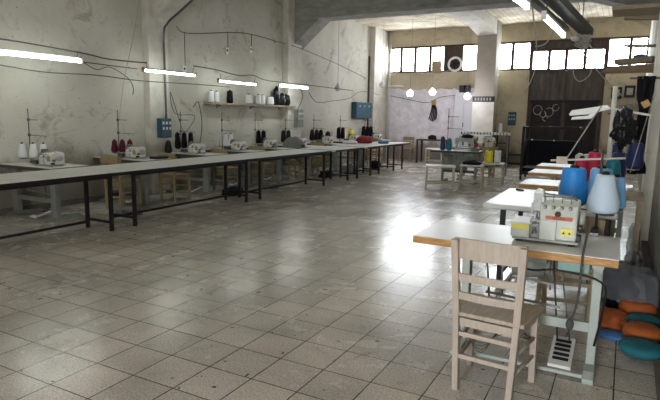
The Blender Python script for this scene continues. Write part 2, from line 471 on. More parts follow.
# fan in window
fan = empty('extractor_fan', (-5.25, YB+.04, 3.27), 0, 'white rimmed round extractor fan in the dark window panel', 'fan')
ring = MB(); K = 28
vs = []
for k in range(K):
    t = 2*pi*k/K
    for rr, yy in ((.18, -.03), (.25, -.03), (.25, .0), (.18, .0)): vs.append((rr*cos(t), yy, rr*sin(t)))
fs = [(4*k+i, 4*k+(i+1) % 4, 4*((k+1) % K)+(i+1) % 4, 4*((k+1) % K)+i) for k in range(K) for i in range(4)]
ring.add(vs, fs).build('fan_rim', M_WHTP, fan)
for k in range(6):
    t = 2*pi*k/6+.3
    p = [(.05*cos(t-.5), -.02, .05*sin(t-.5)), (.2*cos(t-.13), -.028, .2*sin(t-.13)), (.2*cos(t+.13), -.008, .2*sin(t+.13)), (.05*cos(t+.5), -.01, .05*sin(t+.5))]
    MB().add(p, [(0, 1, 2, 3)]).build('fan_blade', M_BLACKM, fan, solid=.004)
MB().cyl((0, -.04, 0), (0, 0, 0), .055, .06).build('fan_hub', M_BLACKM, fan)
tag(MB().box(-6.03, -5.70, YB-.015, YB, 2.97, 3.4).build('cardboard_sheet', M_CARD), 'cardboard sheet covering the lower window pane beside the fan', 'cardboard')

# metal door
d = empty('door_1', (0, YB, 0), 0, 'tall dark rusty double metal door with row of small panes at top', 'door', kind='structure')
x0, x1 = -2.84, -.70
fr = MB(); fr.box(x0, x0+.07, -.04, .12, 0, 3.91); fr.box(x1-.07, x1, -.04, .12, 0, 3.91); fr.box(x0+.07, x1-.07, -.04, .12, 3.84, 3.91)
fr.box(x0+.07, x1-.07, -.03, .1, 2.98, 3.04); fr.box(x0+.07, x1-.07, -.03, .1, 3.58, 3.66)
for x in (-2.30, -1.81, -1.29): fr.box(x-.045, x+.045, -.03, .1, 3.04, 3.58)
fr.build('door_frame', M_FRAME, d)
MB().box(x0+.07, x1-.07, .02, .05, 3.66, 3.84).build('top_panel', M_DOOR, d)
xs = [x0+.07, -2.33, -2.27, -1.84, -1.78, -1.32, -1.26, x1-.07]
for i in range(4): MB().box(xs[2*i]-.01, xs[2*i+1]+.01, .04, .046, 3.03, 3.59).build('window_pane', M_GLASS, d)
for a, b in ((x0+.07, -1.79), (-1.77, x1-.07)):
    lf = MB().box(a, b, .0, .04, .01, 2.98)
    n = 5
    for k in range(1, n): xx = a+(b-a)*k/n; lf.box(xx-.012, xx+.012, -.012, 0, .02, 2.97)
    lf.box(a, b, -.02, 0, 1.42, 1.48); lf.box(a, b, -.02, 0, .05, .12)
    lf.build('door_leaf', M_DOOR, d)
    MB().box(a+.06, b-.06, -.028, -.012, .12, 2.0).build('lower_plate', M_DOORL, d)
    MB().box(a, b, -.035, 0, 2.0, 2.09).build('lock_rail', M_BLACKM, d)
MB().box(-1.81, -1.75, -.035, 0.0, .02, 2.97).build('closing_strip', M_FRAME, d)
sc = MB()
def curl(cx, cz, r, a0, a1, n=16): return [(cx+r*cos(a0+(a1-a0)*i/n), -.034, cz+r*1.1*sin(a0+(a1-a0)*i/n)) for i in range(n+1)]
for c in ((-2.52, 1.78, .13, 0, 5.6), (-2.36, 1.66, .09, 2, 7.5), (-2.18, 1.72, .12, 3, 8.6), (-2.0, 1.86, .09, 1, 6.5), (-2.28, 1.52, .07, 0, 5)): sc.tube(curl(*c), .009, 4)
sc.build('chalk_scribble', M_CABLEW, d)

# ------------------------------------------------------------------ chairs
def make_chair(name, mat, smat, lab, cat='chair', H=.87, rb=.145, rt=.18, rf=.185, dy=.17, sh=.44):
    """rear (backrest) at -y, front at +y"""
    r = empty(name, label=lab, cat=cat)
    yb = -dy; yt = -dy-.035
    def rear(sx, z): t = z/H; return (sx*(rb+(rt-rb)*t), yb+(yt-yb)*max(0, (z-sh)/(H-sh)), z)
    for sx in (-1, 1):
        p = MB(); p.bar(rear(sx, 0), rear(sx, sh), .034, .042); p.bar(rear(sx, sh), rear(sx, H-.01), .038, .036)
        p.build('leg', mat, r, bev=.004)
        p = MB().bar((sx*rf, dy, 0), (sx*(rf-.005), dy-.005, sh-.03), .036, .038); p.build('leg', mat, r, bev=.004)
    # slats, slightly curved back
    def slat(z0, z1, th, nm, out=.0, ext=0):
        b = MB(); n = 6; zc = (z0+z1)/2; a = rear(-1, zc); c = rear(1, zc)
        for k in range(n):
            t0, t1 = k/n, (k+1)/n
            f = lambda t: (a[0]-ext+(c[0]-a[0]+2*ext)*t, a[1]-.016*sin(pi*t)-out, 0)
            p0, p1 = f(t0), f(t1)
            zt = z1
            b.add([(p0[0], p0[1]-th/2, z0), (p1[0], p1[1]-th/2, z0), (p1[0], p1[1]+th/2, z0), (p0[0], p0[1]+th/2, z0),
                   (p0[0], p0[1]-th/2, zt), (p1[0], p1[1]-th/2, zt), (p1[0], p1[1]+th/2, zt), (p0[0], p0[1]+th/2, zt)],
                  [(0, 3, 2, 1), (4, 5, 6, 7), (0, 1, 5, 4), (2, 3, 7, 6), (0, 4, 7, 3), (1, 2, 6, 5)])
        b.build(nm, mat, r)
    slat(H-.115, H-.005, .018, 'top_rail', -.024, .012)
    slat(.635, .675, .016, 'back_slat'); slat(.53, .57, .016, 'back_slat')
    m = MB().prism([(-rb-.055, yb-.005), (rb+.055, yb-.005), (rf+.04, dy+.02), (.0, dy+.035), (-rf-.04, dy+.02)], 'z', sh-.012, sh+.012)
    m.build('seat', smat, r, bev=.006)
    ap = MB(); ap.bar((-rf, dy, sh-.045), (rf, dy, sh-.045), .02, .05)
    ap.bar((-rb-.015, yb+.015, sh-.045), (rb+.015, yb+.015, sh-.045), .02, .045)
    for sx in (-1, 1): ap.bar((sx*(rb+.012), yb, sh-.045), (sx*rf, dy, sh-.045), .02, .045)
    ap.build('seat_apron', mat, r)
    for z in (.33, .20): MB().bar(rear(-1, z), rear(1, z), .02, .026).build('stretcher', mat, r, bev=.004)
    for z in (.27, .16):
        for sx in (-1, 1): MB().cyl(rear(sx, z), (sx*rf, dy, z), .011, n=8).build('stretcher', mat, r)
    MB().cyl((-rf, dy, .24), (rf, dy, .24), .011, n=8).build('stretcher', mat, r)
    return r

near_chair = make_chair('wooden_chair', M_PALEW, M_PALES, 'pale raw wood ladder back chair at the nearest sewing table')
near_chair.location = (-.56, 3.03, 0); near_chair.rotation_euler.z = radians(-5)
# loose wire tied under the chair seat
wl = MB()
for a in range(5):
    r_ = random.Random(a+3)
    wl.tube(smooth_path([(-.17, -.13+.03*a, .31), (-.06, -.02, .26-.02*a), (.05, .06, .29+.02*a), (.17, .14, .25+.03*r_.random())], 5), .0022, 4)
wl.build('tied_wire', M_CABLE, near_chair)

YCH = make_chair('wooden_chair', M_YELW, M_YELW, 'honey wooden chair below the dark red thread cones, tan cloth on its back', H=.83)
YCH.location = (-6.90, 5.98, 0)
ch_specs = [(-6.90, 7.12, 'honey wooden chair behind the long tables below the tall black cones', 0),
            (-6.98, 8.62, 'honey wooden chair with broad back below the pair of white cones', 0),
            (-6.98, 9.86, 'honey wooden chair with broad back left of the grey fleece chair', 0),
            (-6.80, 11.08, 'wooden chair hidden under a draped grey fleece', 0),
            (-6.98, 12.5, 'wooden chair seen under the long tables past the grey fleece', 0),
            (-6.95, 15.9, 'wooden chair nearest the far left corner machine', 0)]
for x, y, l, rz in ch_specs: copy_tree(YCH, (x, y, 0), rz, l)
# tan cloth over the chair back
def drape(name, cx, cy, zt, w, drop, th, mat, label, cat, rz=0, bulge=0, seed=1):
    def f(u, v):
        x = (u-.5)*w; s = (v-.5)*2  # over the rail
        a = abs(s); y = (th/2+.006)*math.copysign(min(1, a*6), s) if a > 0 else 0
        z = -max(0, a-.12)*drop/.88
        y += math.copysign(bulge*sin(pi*min(1, a))*.5, s) + .012*noise.noise(Vector((x*9+seed, v*4, 0)))
        if bulge: z -= (abs(u-.5)*2)**2.5*drop*.35; x *= 1-.06*abs(s)
        return (x, y, z)
    o = MB().grid(f, 16, 16).build(name, mat, None, (cx, cy, zt), rz, solid=.006)
    return tag(o, label, cat)
drape('draped_cloth', -6.90, 5.78, .845, .40, .13, .05, M_TANC, 'tan cloth draped over the chair back below the dark red cones', 'cloth')
drape('fleece_jacket', -6.80, 10.88, 1.0, .50, .50, .14, M_GREYC, 'grey fleece draped high over a chair back behind the tables', 'fleece', bulge=.16, seed=7)

# ------------------------------------------------------------------ sewing tables
def make_table(lab, lw=.05, L=1.18, D=.66, lx=(-.28, .49), tm=M_LAM, em=M_EDGE, sm=M_STAND, pedal_x=.33, detail=True):
    r = empty('sewing_table', label=lab, cat='sewing table')
    H = .75
    MB().box(-L/2, L/2, -D/2, D/2, H-.006, H).build('table_surface', tm, r, bev=.002)
    MB().box(-L/2, L/2, -D/2, D/2, H-.05, H-.006).build('tabletop', em, r, bev=.003)
    for x in lx:
        s = MB(); s.box(x-lw/2, x+lw/2, -.157, -.083, .03, H-.05); s.build('stand_leg', sm, r, bev=.004)
        s = MB(); s.prism([(-D/2+.0, 0), (-D/2+.0, .03), (-D/2+.06, .055), (D/2-.08, .055), (D/2-.02, .03), (D/2-.02, 0)], 'x', x-.03, x+.03)
        s.build('stand_foot', sm, r, bev=.004)
        s = MB().box(x-.03, x+.03, -D/2+.06, D/2-.06, H-.08, H-.05); s.build('top_bracket', sm, r)
    MB().box(lx[0], lx[1], -.135, -.10, .24, .30).build('cross_bar', sm, r, bev=.003)
    MB().box(lx[0], lx[1], -D/2+.04, -D/2+.07, .012, .032).build('floor_bar', sm, r)
    if detail:
        p = MB(); px = pedal_x
        p.prism([(-.27, .035), (-.27, .055), (.03, .125), (.03, .10)], 'x', px-.065, px+.065)
        po = p.build('pedal', M_WHTP, r, bev=.004)
        g = MB()
        for k in range(5): y = -.22+.045*k; z = .055+(y+.27)*.07/.30; g.add([(px-.045, y, z+.004), (px+.045, y, z+.004), (px+.045, y+.024, z+.011), (px-.045, y+.024, z+.011)], [(0, 1, 2, 3)])
        g.build('pedal_grip', M_BLKP, po, solid=.003)
        MB().cyl((px-.04, -.0, .11), (px-.10, -.02, H-.10), .006, n=6).build('pedal_rod', M_DSTEEL, r)
        MB().tube(sag((px+.03, .0, .115), (px-.06, .03, H-.12), .0, 8, .004), .005, 5).build('pedal_chain', M_DSTEEL, r)
        mo = MB(); mo.cyl((-.02, .06, .56), (.18, .06, .56), .075, n=18); mo.cyl((.18, .06, .56), (.21, .06, .56), .05, n=18); mo.box(.02, .14, .0, .12, .62, .71)
        mo.build('motor', M_MACHD, r)
        MB().lathe([(.03, -.05), (.045, -.04), (.03, -.03), (.03, -.02)], 14, (0, .06, .56), 'x').build('pulley', M_DSTEEL, r)
        MB().box(-.08, .22, -.26, -.10, .655, .70).build('oil_tray', M_STANDL, r, bev=.006)
        MB().box(-.23, -.06, -.22, -.05, .60, .705).build('lever_box', M_DSTEEL, r, bev=.01)
        rod = MB(); rod.cyl((-.15, -.14, .60), (-.12, -.16, .36), .007, n=6); rod.cyl((-.05, -.2, .66), (-.03, -.22, .42), .006, n=6); rod.bar((-.14, -.16, .40), (.3, -.12, .36), .014)
        rod.cyl((.05, -.2, .66), (.06, -.2, .52), .01, n=8); rod.cyl((.24, -.18, .7), (.24, -.18, .48), .007, n=6); rod.bar((.02, -.2, .545), (.26, -.18, .515), .012)
        rod.build('linkage', M_STEEL, r)
        sb = MB().box(.28, .45, -.30, -.19, .64, .70).build('switch_box', M_SWB, r, bev=.006)
        MB().box(.40, .415, -.305, -.30, .665, .68).build('switch_button', M_WHTP, sb)
    return r
T1 = make_table('nearest sewing table, white top with worn orange plywood edge'); T1.location = (-.565, 3.63, 0)

def make_overlock(old=False):
    r = empty('overlock_machine')
    LB = M_CARD if old else M_YLAB
    MB().box(-.19, .19, -.115, .125, .012, .03).build('base_plate', M_MACHD, r, bev=.006)
    for x in (-.15, .15):
        for y in (-.08, .09): MB().cyl((x, y, 0), (x, y, .012), .022, .02, 10).build('foot', M_BLKP, r)
    m = MB().prism([(-.11, .03), (-.118, .165), (-.085, .235), (-.03, .262), (.10, .262), (.12, .235), (.12, .03)], 'x', -.035, .175)
    body = m.build('body', M_WHTP if old else M_MACH, r, bev=.012, seg=3)
    if old: MB().box(.128, .178, -.1215, -.11, .10, .20).build('side_label', M_YBRK, body)
    # panel seam and details on the front
    MB().box(.062, .065, -.1185, -.112, .035, .16).build('panel_seam', M_DSTEEL, body)
    MB().prism([(-.120, .03), (-.120, .145), (-.115, .15), (-.105, .03)], 'x', -.03, .06).build('front_cover', M_MACH, body, bev=.002)
    st = MB().box(-.0, .150, -.1255, -.112, .155, .176).build('name_stripe', M_MACHD if old else M_RLAB, body)
    if not old: lettering('lettering', 'SIRUBA', .022, M_INK, st, (.075, -.1262, .1655))
    yl = None if old else MB().box(.09, .155, -.1225, -.112, .065, .108).build('warning_label', M_YLAB, body)
    for k in () if old else (-1, 1):
        MB().prism([(.1225+k*.016-.008, .075), (.1225+k*.016+.008, .075), (.1225+k*.016, .092)], 'y', -.1232, -.1225).build('warning_mark', M_INK, yl)
    # left lower plate block
    cp = MB().box(-.195, -.085, -.14, .06, .032, .118).build('cloth_plate_block', M_DSTEEL if old else M_MACH, r, bev=.008)
    MB().box(-.198, -.075, -.146, .07, .118, .128).build('cloth_plate', M_MACHD if old else M_WHTP, r, bev=.003)
    if not old: MB().box(-.19, -.09, -.1425, -.139, .085, .113).build('warning_label', M_YLAB, cp)
    # looper recess
    MB().box(-.088, -.03, -.09, .06, .03, .12).build('looper_recess', M_DSTEEL, r)
    lp = MB(); lp.cyl((-.075, -.1, .05), (-.055, -.095, .15), .006, n=6); lp.cyl((-.05, -.1, .06), (-.075, -.098, .13), .005, n=6); lp.bar((-.085, -.1, .10), (-.04, -.1, .115), .012)
    lp.build('looper', M_STEEL, r)
    # needle head
    hd = MB().prism([(-.085, .19), (-.085, .30), (-.07, .325), (-.03, .315), (-.02, .26), (-.02, .19)], 'y', -.05, .03).build('needle_head', M_DSTEEL if old else M_MACH, r, bev=.005)
    nb = MB(); nb.cyl((-.06, -.04, .13), (-.06, -.04, .20), .006, n=8); nb.cyl((-.045, -.045, .14), (-.045, -.045, .2), .004, n=8)
    nb.bar((-.088, -.06, .24), (-.088, -.06, .17), .012); nb.bar((-.05, -.055, .27), (-.03, -.06, .18), .012, .02); nb.cyl((-.07, -.07, .25), (-.07, -.05, .25), .012)
    nb.build('needle_bar', M_STEEL, r)
    MB().prism([(-.09, .128), (-.02, .128), (-.025, .140), (-.06, .15), (-.09, .142)], 'y', -.10, -.02).build('presser_foot', M_STEEL, r)
    MB().box(-.08, -.035, -.056, -.05, .2, .3).build('face_plate', M_DSTEEL if old else M_MACHD, hd)
    # top dials and rods
    for k in range(4):
        x = -.01+.047*k
        MB().lathe([(.005, 0), (.011, .003), (.012, .007), (.006, .010), (.006, .018), (.008, .021), (.006, .025)], 12, (x, -.092, .226), 'y').build('tension_dial', M_STEEL, r)
    dd = []
    for o in r.children:
        if o.name.startswith('tension_dial'): o.location = (0, 0, 0); dd.append(o)
    for k, o in enumerate(dd):     # dials point forward
        for v in o.data.vertices: v.co.y = -.092-(v.co.y+.092)
    MB().lathe([(.017, -.0), (.017, -.006), (.010, -.008)], 18, (.066, -.1145, .19), 'y').build('round_emblem', M_INK, body)
    tp = MB().box(.0, .15, -.03, .09, .262, .272).build('top_cover', M_MACH, r, bev=.004)
    rd = MB(); rd.cyl((-.03, -.055, .285), (.16, -.055, .285), .004, n=6)
    for x in (-.02, .03, .08, .13): rd.cyl((x, -.055, .24), (x, -.055, .30), .003, n=6); rd.cyl((x-.006, -.055, .30), (x+.006, -.055, .30), .005, n=6)
    rd.build('thread_guide', M_STEEL, r)
    MB().tube(smooth_path([(-.05, -.01, .30), (.02, -.01, .292), (.12, -.01, .285), (.16, .0, .265)], 4), .006, 6).build('lift_lever', M_STEEL, r)
    MB().lathe([(.02, .0), (.055, .004), (.06, .014), (.055, .03), (.02, .034)], 22, (.178, .02, .15), 'x').build('handwheel', M_MACHD, r)
    MB().box(.155, .20, -.10, -.05, .032, .07).build('waste_chute', M_BLKP, r, bev=.004)
    MB().cyl((.178, -.06, .11), (.205, -.06, .11), .02, n=12).build('oil_filter', M_DSTEEL, r)
    return r
OV = make_overlock()
OV.scale = (1, 1, 1)
OV.location = (-.385, 3.60, .75)
tag(OV, 'cream overlock sewing machine with orange red stripe on the nearest table', 'sewing machine')

OVL = make_overlock(True); OVL.scale = (1.05, 1, .70)
# lockstitch machine
def make_lockstitch():
    r = empty('lockstitch_machine')
    MB().box(-.24, .24, -.09, .09, 0, .03).build('bed', M_MACHD, r, bev=.006)
    m = MB(); m.prism([(.10, .03), (.20, .03), (.215, .20), (.19, .285), (.05, .29), (-.15, .285), (-.15, .19), (.03, .20), (.08, .17)], 'y', -.045, .045)
    m.build('arm', M_MACHD, r, bev=.012, seg=3)
    MB().prism([(-.235, .14), (-.15, .14), (-.15, .285), (-.20, .295), (-.235, .27)], 'y', -.035, .035).build('needle_head', M_MACHD, r, bev=.008)
    n = MB(); n.cyl((-.2, 0, .035), (-.2, 0, .14), .006, n=8); n.cyl((-.17, .0, .05), (-.17, 0, .14), .005, n=8); n.box(-.215, -.185, -.03, .01, .032, .04); n.build('needle_bar', M_STEEL, r)
    MB().cyl((-.19, -.05, .2), (-.19, -.035, .2), .018).build('tension_dial', M_STEEL, r)
    MB().lathe([(.02, 0), (.07, .004), (.075, .015), (.06, .03), (.02, .035)], 22, (.218, 0, .22), 'x').build('handwheel', M_DSTEEL, r)
    MB().cyl((.02, 0, .29), (.02, 0, .34), .008).build('spool_pin', M_STEEL, r)
    MB().cyl((.12, -.05, .13), (.12, -.04, .13), .03).build('stitch_dial', M_DSTEEL, r)
    return r

# cones: a thing of yarn + core
def make_cone(yarn, rb=.075, rt=.05, h=.22, core=M_BLKP):
    r = empty('thread_cone')
    MB().lathe([(rb*.72, 0.006), (rb*.96, .018), (rb, .035), (rb*.97+rt*.03, h*.35), (rt+(rb-rt)*.25, h*.75), (rt, h-.012), (rt*.85, h), (rt*.4, h+.002)], 22).build('yarn', yarn, r)
    MB().lathe([(rb*.62, 0), (rb*.62, .01), (rb*.3, .012)], 16).build('cone_base', core, r)
    MB().lathe([(rt*.42, h-.002), (rt*.42, h+.012), (rt*.3, h+.022), (rt*.12, h+.024)], 14).build('cone_tip', core, r)
    return r
cone_cache = {}
def cone(kind, loc, label, group=None, size=(.075, .05, .22)):
    key = (kind.name, size)
    if key not in cone_cache:
        o = make_cone(kind, *size); cone_cache[key] = o
    else: o = copy_tree(cone_cache[key]); 
    for k in ('group',):
        if k in o: del o[k]
    o.location = loc; tag(o, label, 'thread cone', group); return o

# thread stand: local origin on table surface
def make_thread_stand(name, H=.78, shelf=.07, label=None, pins=((-.02, -.11), (.1, -.02), (.22, .06)), arm1=.62, arm2=.40, mat=M_DSTEEL, pr=.008):
    r = empty(name, label=label, cat='thread stand')
    MB().cyl((0, 0, 0), (0, 0, H), pr, n=10).build('pole', mat, r)
    MB().cyl((0, 0, 0), (0, 0, .02), .03, .02, 14).build('pole_base', mat, r)
    b = MB()
    for x, y in pins: b.bar((0, 0, shelf-.012), (x, y, shelf-.012), .02, .008)
    b.build('tray_arm', mat, r)
    for x, y in pins:
        p = MB().lathe([(.045, shelf-.008), (.05, shelf-.004), (.045, shelf)], 16, (x, y, 0)); p.cyl((x, y, shelf), (x, y, shelf+.12), .005, n=6); p.build('cone_pin', mat, r)
    if arm1:
        a = MB().cyl((0, 0, arm1), (.24, -.02, arm1+.0), .006, n=6); a.box(-.015, .015, -.015, .015, arm1-.02, arm1+.02); a.build('guide_arm', mat, r)
    if arm2:
        a = MB().cyl((0, 0, arm2), (.34, .03, arm2-.01), .005, n=6)
        for k in (.4, .7, 1): a.tube([(.34*k, .03*k, arm2-.01), (.34*k+.01, .03*k-.02, arm2-.03), (.34*k-.01, .03*k-.03, arm2-.04)], .003, 5)
        a.box(-.015, .015, -.015, .015, arm2-.02, arm2+.02); a.build('guide_arm', mat, r)
    return r

# ------------------------------------------------------------------ left row of machine units
TL = make_table('sewing table', lw=.11, D=.60, lx=(-.46, .40), tm=M_LAMG, em=M_EDGEG, sm=M_STANDL, pedal_x=.1)
U = [4.9, 6.5, 8.0, 9.25, 10.45, 11.75, 13.2, 14.8, 16.6]
where = ['under the three white cones, nearest on the left', 'under the dark red cones', 'under the tall black cones by the blue wall box',
         'under the pair of white cones below the shelf', 'under the black cones below the shelf middle', 'behind the grey fleece chair',
         'past the small electric wall box', 'below the blue steel cabinet, with black cones', 'in the far left corner']
for i, y in enumerate(U):
    loc = (-7.24, y, 0); lab = 'grey green sewing table ' + where[i]
    if i == 0: TL.location = loc; TL['label'] = lab
    else: copy_tree(TL, loc, 0, lab)
    ml = 'overlock sewing machine ' + where[i]
    if i == 0: OVL.location = (-7.08, y-.02, .75); tag(OVL, ml, 'sewing machine')
    else: copy_tree(OVL, (-7.22 + (.02 if i % 2 else 0), y-.02, .75), 0, ml)
stand_y = .10
SL = make_thread_stand('thread_stand', label='thread stand at the left wall holding three white cones, nearest')
SL.location = (-7.66, U[0]+stand_y, .75)
SL2 = make_thread_stand('thread_stand', label='x', pins=((0, -.09), (.10, -.01), (.19, .07)))
for i, y in enumerate(U):
    if i == 1: SL2.location = (-7.66, y+stand_y, .75); SL2['label'] = 'metal thread stand ' + where[i]
    if i > 1: copy_tree(SL2, (-7.66, y+stand_y, .75), 0, 'metal thread stand ' + where[i])
CS = (.058, .038, .205)
def unit_cones(i, kinds, texts, size=CS):
    pins = [(-.02, -.11), (.1, -.02), (.22, .06)] if i == 0 else [(0, -.09), (.10, -.01), (.19, .07)]
    order = [0, 1, 2]
    for k, (kd, tx) in enumerate(zip(kinds, texts)):
        if kd is None: continue
        x, y = pins[k]; cone(kd, (-7.66+x, U[i]+stand_y+y, .82), tx, size=size)
unit_cones(0, (Y_WHITE,)*3, ('white thread cone nearest the pole on the nearest left stand, lowest and leftmost', 'white thread cone in the middle of the three on the nearest left stand', 'white thread cone right end of the nearest left stand'))
unit_cones(1, (Y_RED,)*3, ('dark red thread cone leftmost of its three', 'dark red thread cone in the middle of its three', 'dark red thread cone rightmost of its three'))
unit_cones(2, (Y_BLACK,)*3, ('tall black thread cone left below the blue wall box', 'tall black thread cone middle below the blue wall box', 'tall black thread cone right of its two twins below the blue wall box'), (.055, .042, .30))
cone(Y_CHAR, (-7.62, 7.72, .75), 'rounded black cone standing on the table right of the tall black cones', size=(.07, .045, .22))
unit_cones(3, (None, Y_WHITE, Y_WHITE), ('', 'white thread cone left of the pair below the left end of the shelf', 'white thread cone right of the pair below the left end of the shelf'), (.06, .035, .25))
cone(Y_WHITE, (-7.42, 9.35, .75), 'short white spool standing left of the machine under the shelf', size=(.075, .07, .15))
unit_cones(4, (None, Y_BLACK, Y_BLACK), ('', 'black thread cone left of the pair below the middle of the shelf', 'black thread cone right of the pair below the middle of the shelf'), (.06, .05, .30))
unit_cones(5, (Y_CHAR, Y_CHAR), ('charcoal thread cone left, just beside the grey fleece chair', 'charcoal thread cone right, just beside the grey fleece chair'), (.065, .05, .28))
unit_cones(6, (Y_CHAR, Y_CHAR, Y_BLACK), ('charcoal cone first from the left past the electric wall box', 'charcoal cone second from the left past the electric wall box', 'black cone third from the left past the electric wall box'), (.075, .05, .28))
unit_cones(7, (Y_BLACK, Y_BLACK), ('black thread cone left of two below the blue cabinet', 'black thread cone right of two below the blue cabinet'), (.065, .055, .32))
cone(Y_CHAR, (-7.35, 13.55, .75), 'rounded dark cone standing on a table before the blue cabinet', size=(.1, .06, .3))
cone(Y_YEL, (-7.45, 15.2, .80), 'yellow thread cone below the blue cabinet', size=(.10, .09, .28))
tag(MB().box(-7.6, -7.3, 15.02, 15.38, .75, .80).build('cone_tray', M_WHTP), 'white tray under the yellow thread cone', 'tray')
unit_cones(8, (Y_BLACK, Y_BLACK, Y_BLACK), ('tall black cone leftmost in the far left corner', 'black cone in the middle in the far left corner', 'black cone rightmost in the far left corner'), (.08, .055, .34))
# things on far-left tables
def blob(name, c, s, mat, label, cat, amp=.25, seed=0, sub=3, flat=True, freq=2.2):
    bm = bmesh.new(); bmesh.ops.create_icosphere(bm, subdivisions=sub, radius=1)
    for v in bm.verts:
        n = noise.noise(v.co*freq+Vector((seed, seed*.7, 0)))+.5*noise.noise(v.co*freq*2.3+Vector((seed, 3, 1)))
        k = 1+amp*n; v.co *= k
        v.co = Vector((v.co.x*s[0], v.co.y*s[1], v.co.z*s[2]))
        if flat and v.co.z < -s[2]*.6: v.co.z = -s[2]*.6
    zm = min(v.co.z for v in bm.verts)
    for v in bm.verts: v.co.z -= zm
    me = bpy.data.meshes.new(name); bm.to_mesh(me); bm.free()
    for p in me.polygons: p.use_smooth = True
    me.materials.append(mat); o = bpy.data.objects.new(name, me); COL.objects.link(o); o.location = c
    return tag(o, label, cat)
blob('cloth_bag', (-6.45, 14.05, .752), (.24, .2, .13), M_REDC, 'crimson cloth bag lying on the far end of the long tables', 'bag', seed=4)
blob('cloth_bundle', (-5.98, 14.3, .752), (.16, .13, .045), M_BLUEC, 'small blue cloth lying right of the crimson bag', 'cloth', seed=9)
blob('cloth_bundle', (-6.6, 13.45, .752), (.22, .16, .06), M_WHTP, 'crumpled white cloth lying left of the crimson bag', 'cloth', seed=15)
tag(MB().box(-6.86, -6.68, 6.52, 6.76, .75, .79).build('thread_tray', M_BLKP), 'small dark tray on the table right of the dark red cones', 'tray')

# ------------------------------------------------------------------ long front tables on angle iron frames
def long_table(y0, y1, legs, label, xf=-5.62, xb=-6.52, lb=-6.12, mat=M_LAMG, leg=M_BLACKM):
    r = empty('long_table', (0, (y0+y1)/2, 0), 0, label, 'table'); c = (y0+y1)/2
    MB().box(xb, xf, y0-c, y1-c, .712, .75).build('tabletop', mat, r, bev=.003)
    MB().box(xf, xf+.012, y0-c, y1-c, .705, .747).build('metal_edge', leg, r)
    lf = xf-.05
    for y in legs:
        for x in (lf, lb): MB().box(x-.02, x+.02, y-c-.02, y-c+.02, 0, .712).build('leg', leg, r)
        MB().box(lb, lf, y-c-.015, y-c+.015, .10, .13).build('stretcher', leg, r)
    MB().box(lb-.015, lb+.015, legs[0]-c, legs[-1]-c, .06, .09).build('floor_rail', leg, r)
    MB().box(lf-.01, lf+.01, legs[0]-c, legs[-1]-c, .675, .712).build('top_rail', leg, r)
    return r
long_table(2.2, 4.905, (2.4, 4.72), 'nearest long narrow table with grey top, running out of the left edge')
long_table(4.915, 7.75, (5.1, 7.55), 'second long narrow table from the left, before the dark red cones')
long_table(7.76, 10.5, (7.95, 10.3), 'third long narrow table, ending below the grey fleece', leg=M_BLACKM)
long_table(10.75, 12.15, (11.46, 11.97), 'short low grey table past the three long ones', xb=-6.6)
long_table(12.45, 14.1, (12.75, 13.3), 'table near the far end carrying the crimson bag', xb=-6.63, leg=M_REDM)
long_table(14.11, 15.5, (14.34, 15.0), 'last table of the long row with the blue cloth', xb=-6.63, leg=M_REDM)

for k, (x, y, sx_, sy2, h, l) in enumerate([(-6.40, 5.65, .18, .16, .08, 'grey rag heap on the floor behind the second long table'), (-6.40, 8.1, .18, .2, .09, 'dark rag heap on the floor behind the third long table'),
    (-6.40, 9.35, .17, .16, .08, 'grey rag heap on the floor below the pair of white cones'), (-6.40, 11.75, .17, .18, .1, 'rag heap on the floor past the grey fleece'), (-6.40, 13.1, .16, .2, .14, 'grey bundle on the floor under the table with the crimson bag'), (-6.38, 14.7, .14, .16, .14, 'dark bundle on the floor before the blue cabinet')]):
    blob('rag_heap', (x, y, 0), (sx_, sy2, h), (M_GREYC, M_NAVYC)[k % 2], l, 'rags', seed=70+k, amp=.5)
# wall shelf and cones on it
sh = empty('wall_shelf', (XL, 10.6, 0), 0, 'narrow wooden wall shelf holding spools on the left wall', 'shelf')
MB().box(0, .24, -1.62, 1.65, 1.70, 1.73).build('shelf_board', M_PLANK, sh)
for y in (-1.2, 0, 1.2): MB().prism([(0, 1.70), (.17, 1.70), (0, 1.62)], 'y', y-.01, y+.01).build('bracket', M_PLANK, sh)
sx = XL+.12
tag(MB().box(XL, XL+.03, 17.26, 17.34, 0, 3.5).build('trim_1', M_FRAME), 'dark vertical strip beside the broad far left pilaster', 'trim', kind='structure')
for k, (y, kd, sz, tx) in enumerate([(9.10, Y_WHITE, (.06, .05, .24), 'white spool at the left end of the wall shelf'), (9.27, Y_WHITE, (.06, .05, .23), 'white spool second from the left on the wall shelf'),
    (9.72, Y_BLACK, (.07, .06, .27), 'single black spool among white ones on the wall shelf'), (10.42, Y_WHITE, (.085, .075, .22), 'wide white spool mid shelf, right of the single black spool'),
    (10.78, Y_WHITE, (.065, .055, .22), 'white spool with dark tip mid shelf, right of the wide one'), (10.95, Y_WHITE, (.065, .055, .22), 'white spool with dark tip, left of the last white spool'),
    (11.28, Y_WHITE, (.09, .08, .20), 'wide white spool beside the dark bags on the shelf')]):
    cone(kd, (sx, y, 1.73), tx, size=sz)
for k, (y, s, tx) in enumerate([(11.55, (.08, .12, .30), 'tall black bag on the wall shelf just right of the white spools'), (11.78, (.09, .10, .20), 'black bag in the middle at the right end of the wall shelf'), (12.02, (.09, .10, .19), 'last black bag at the right end of the wall shelf')]):
    blob('black_bag', (sx, y, 1.731), s, M_BLACKBAG, tx, 'bag', seed=20+k, amp=.2)

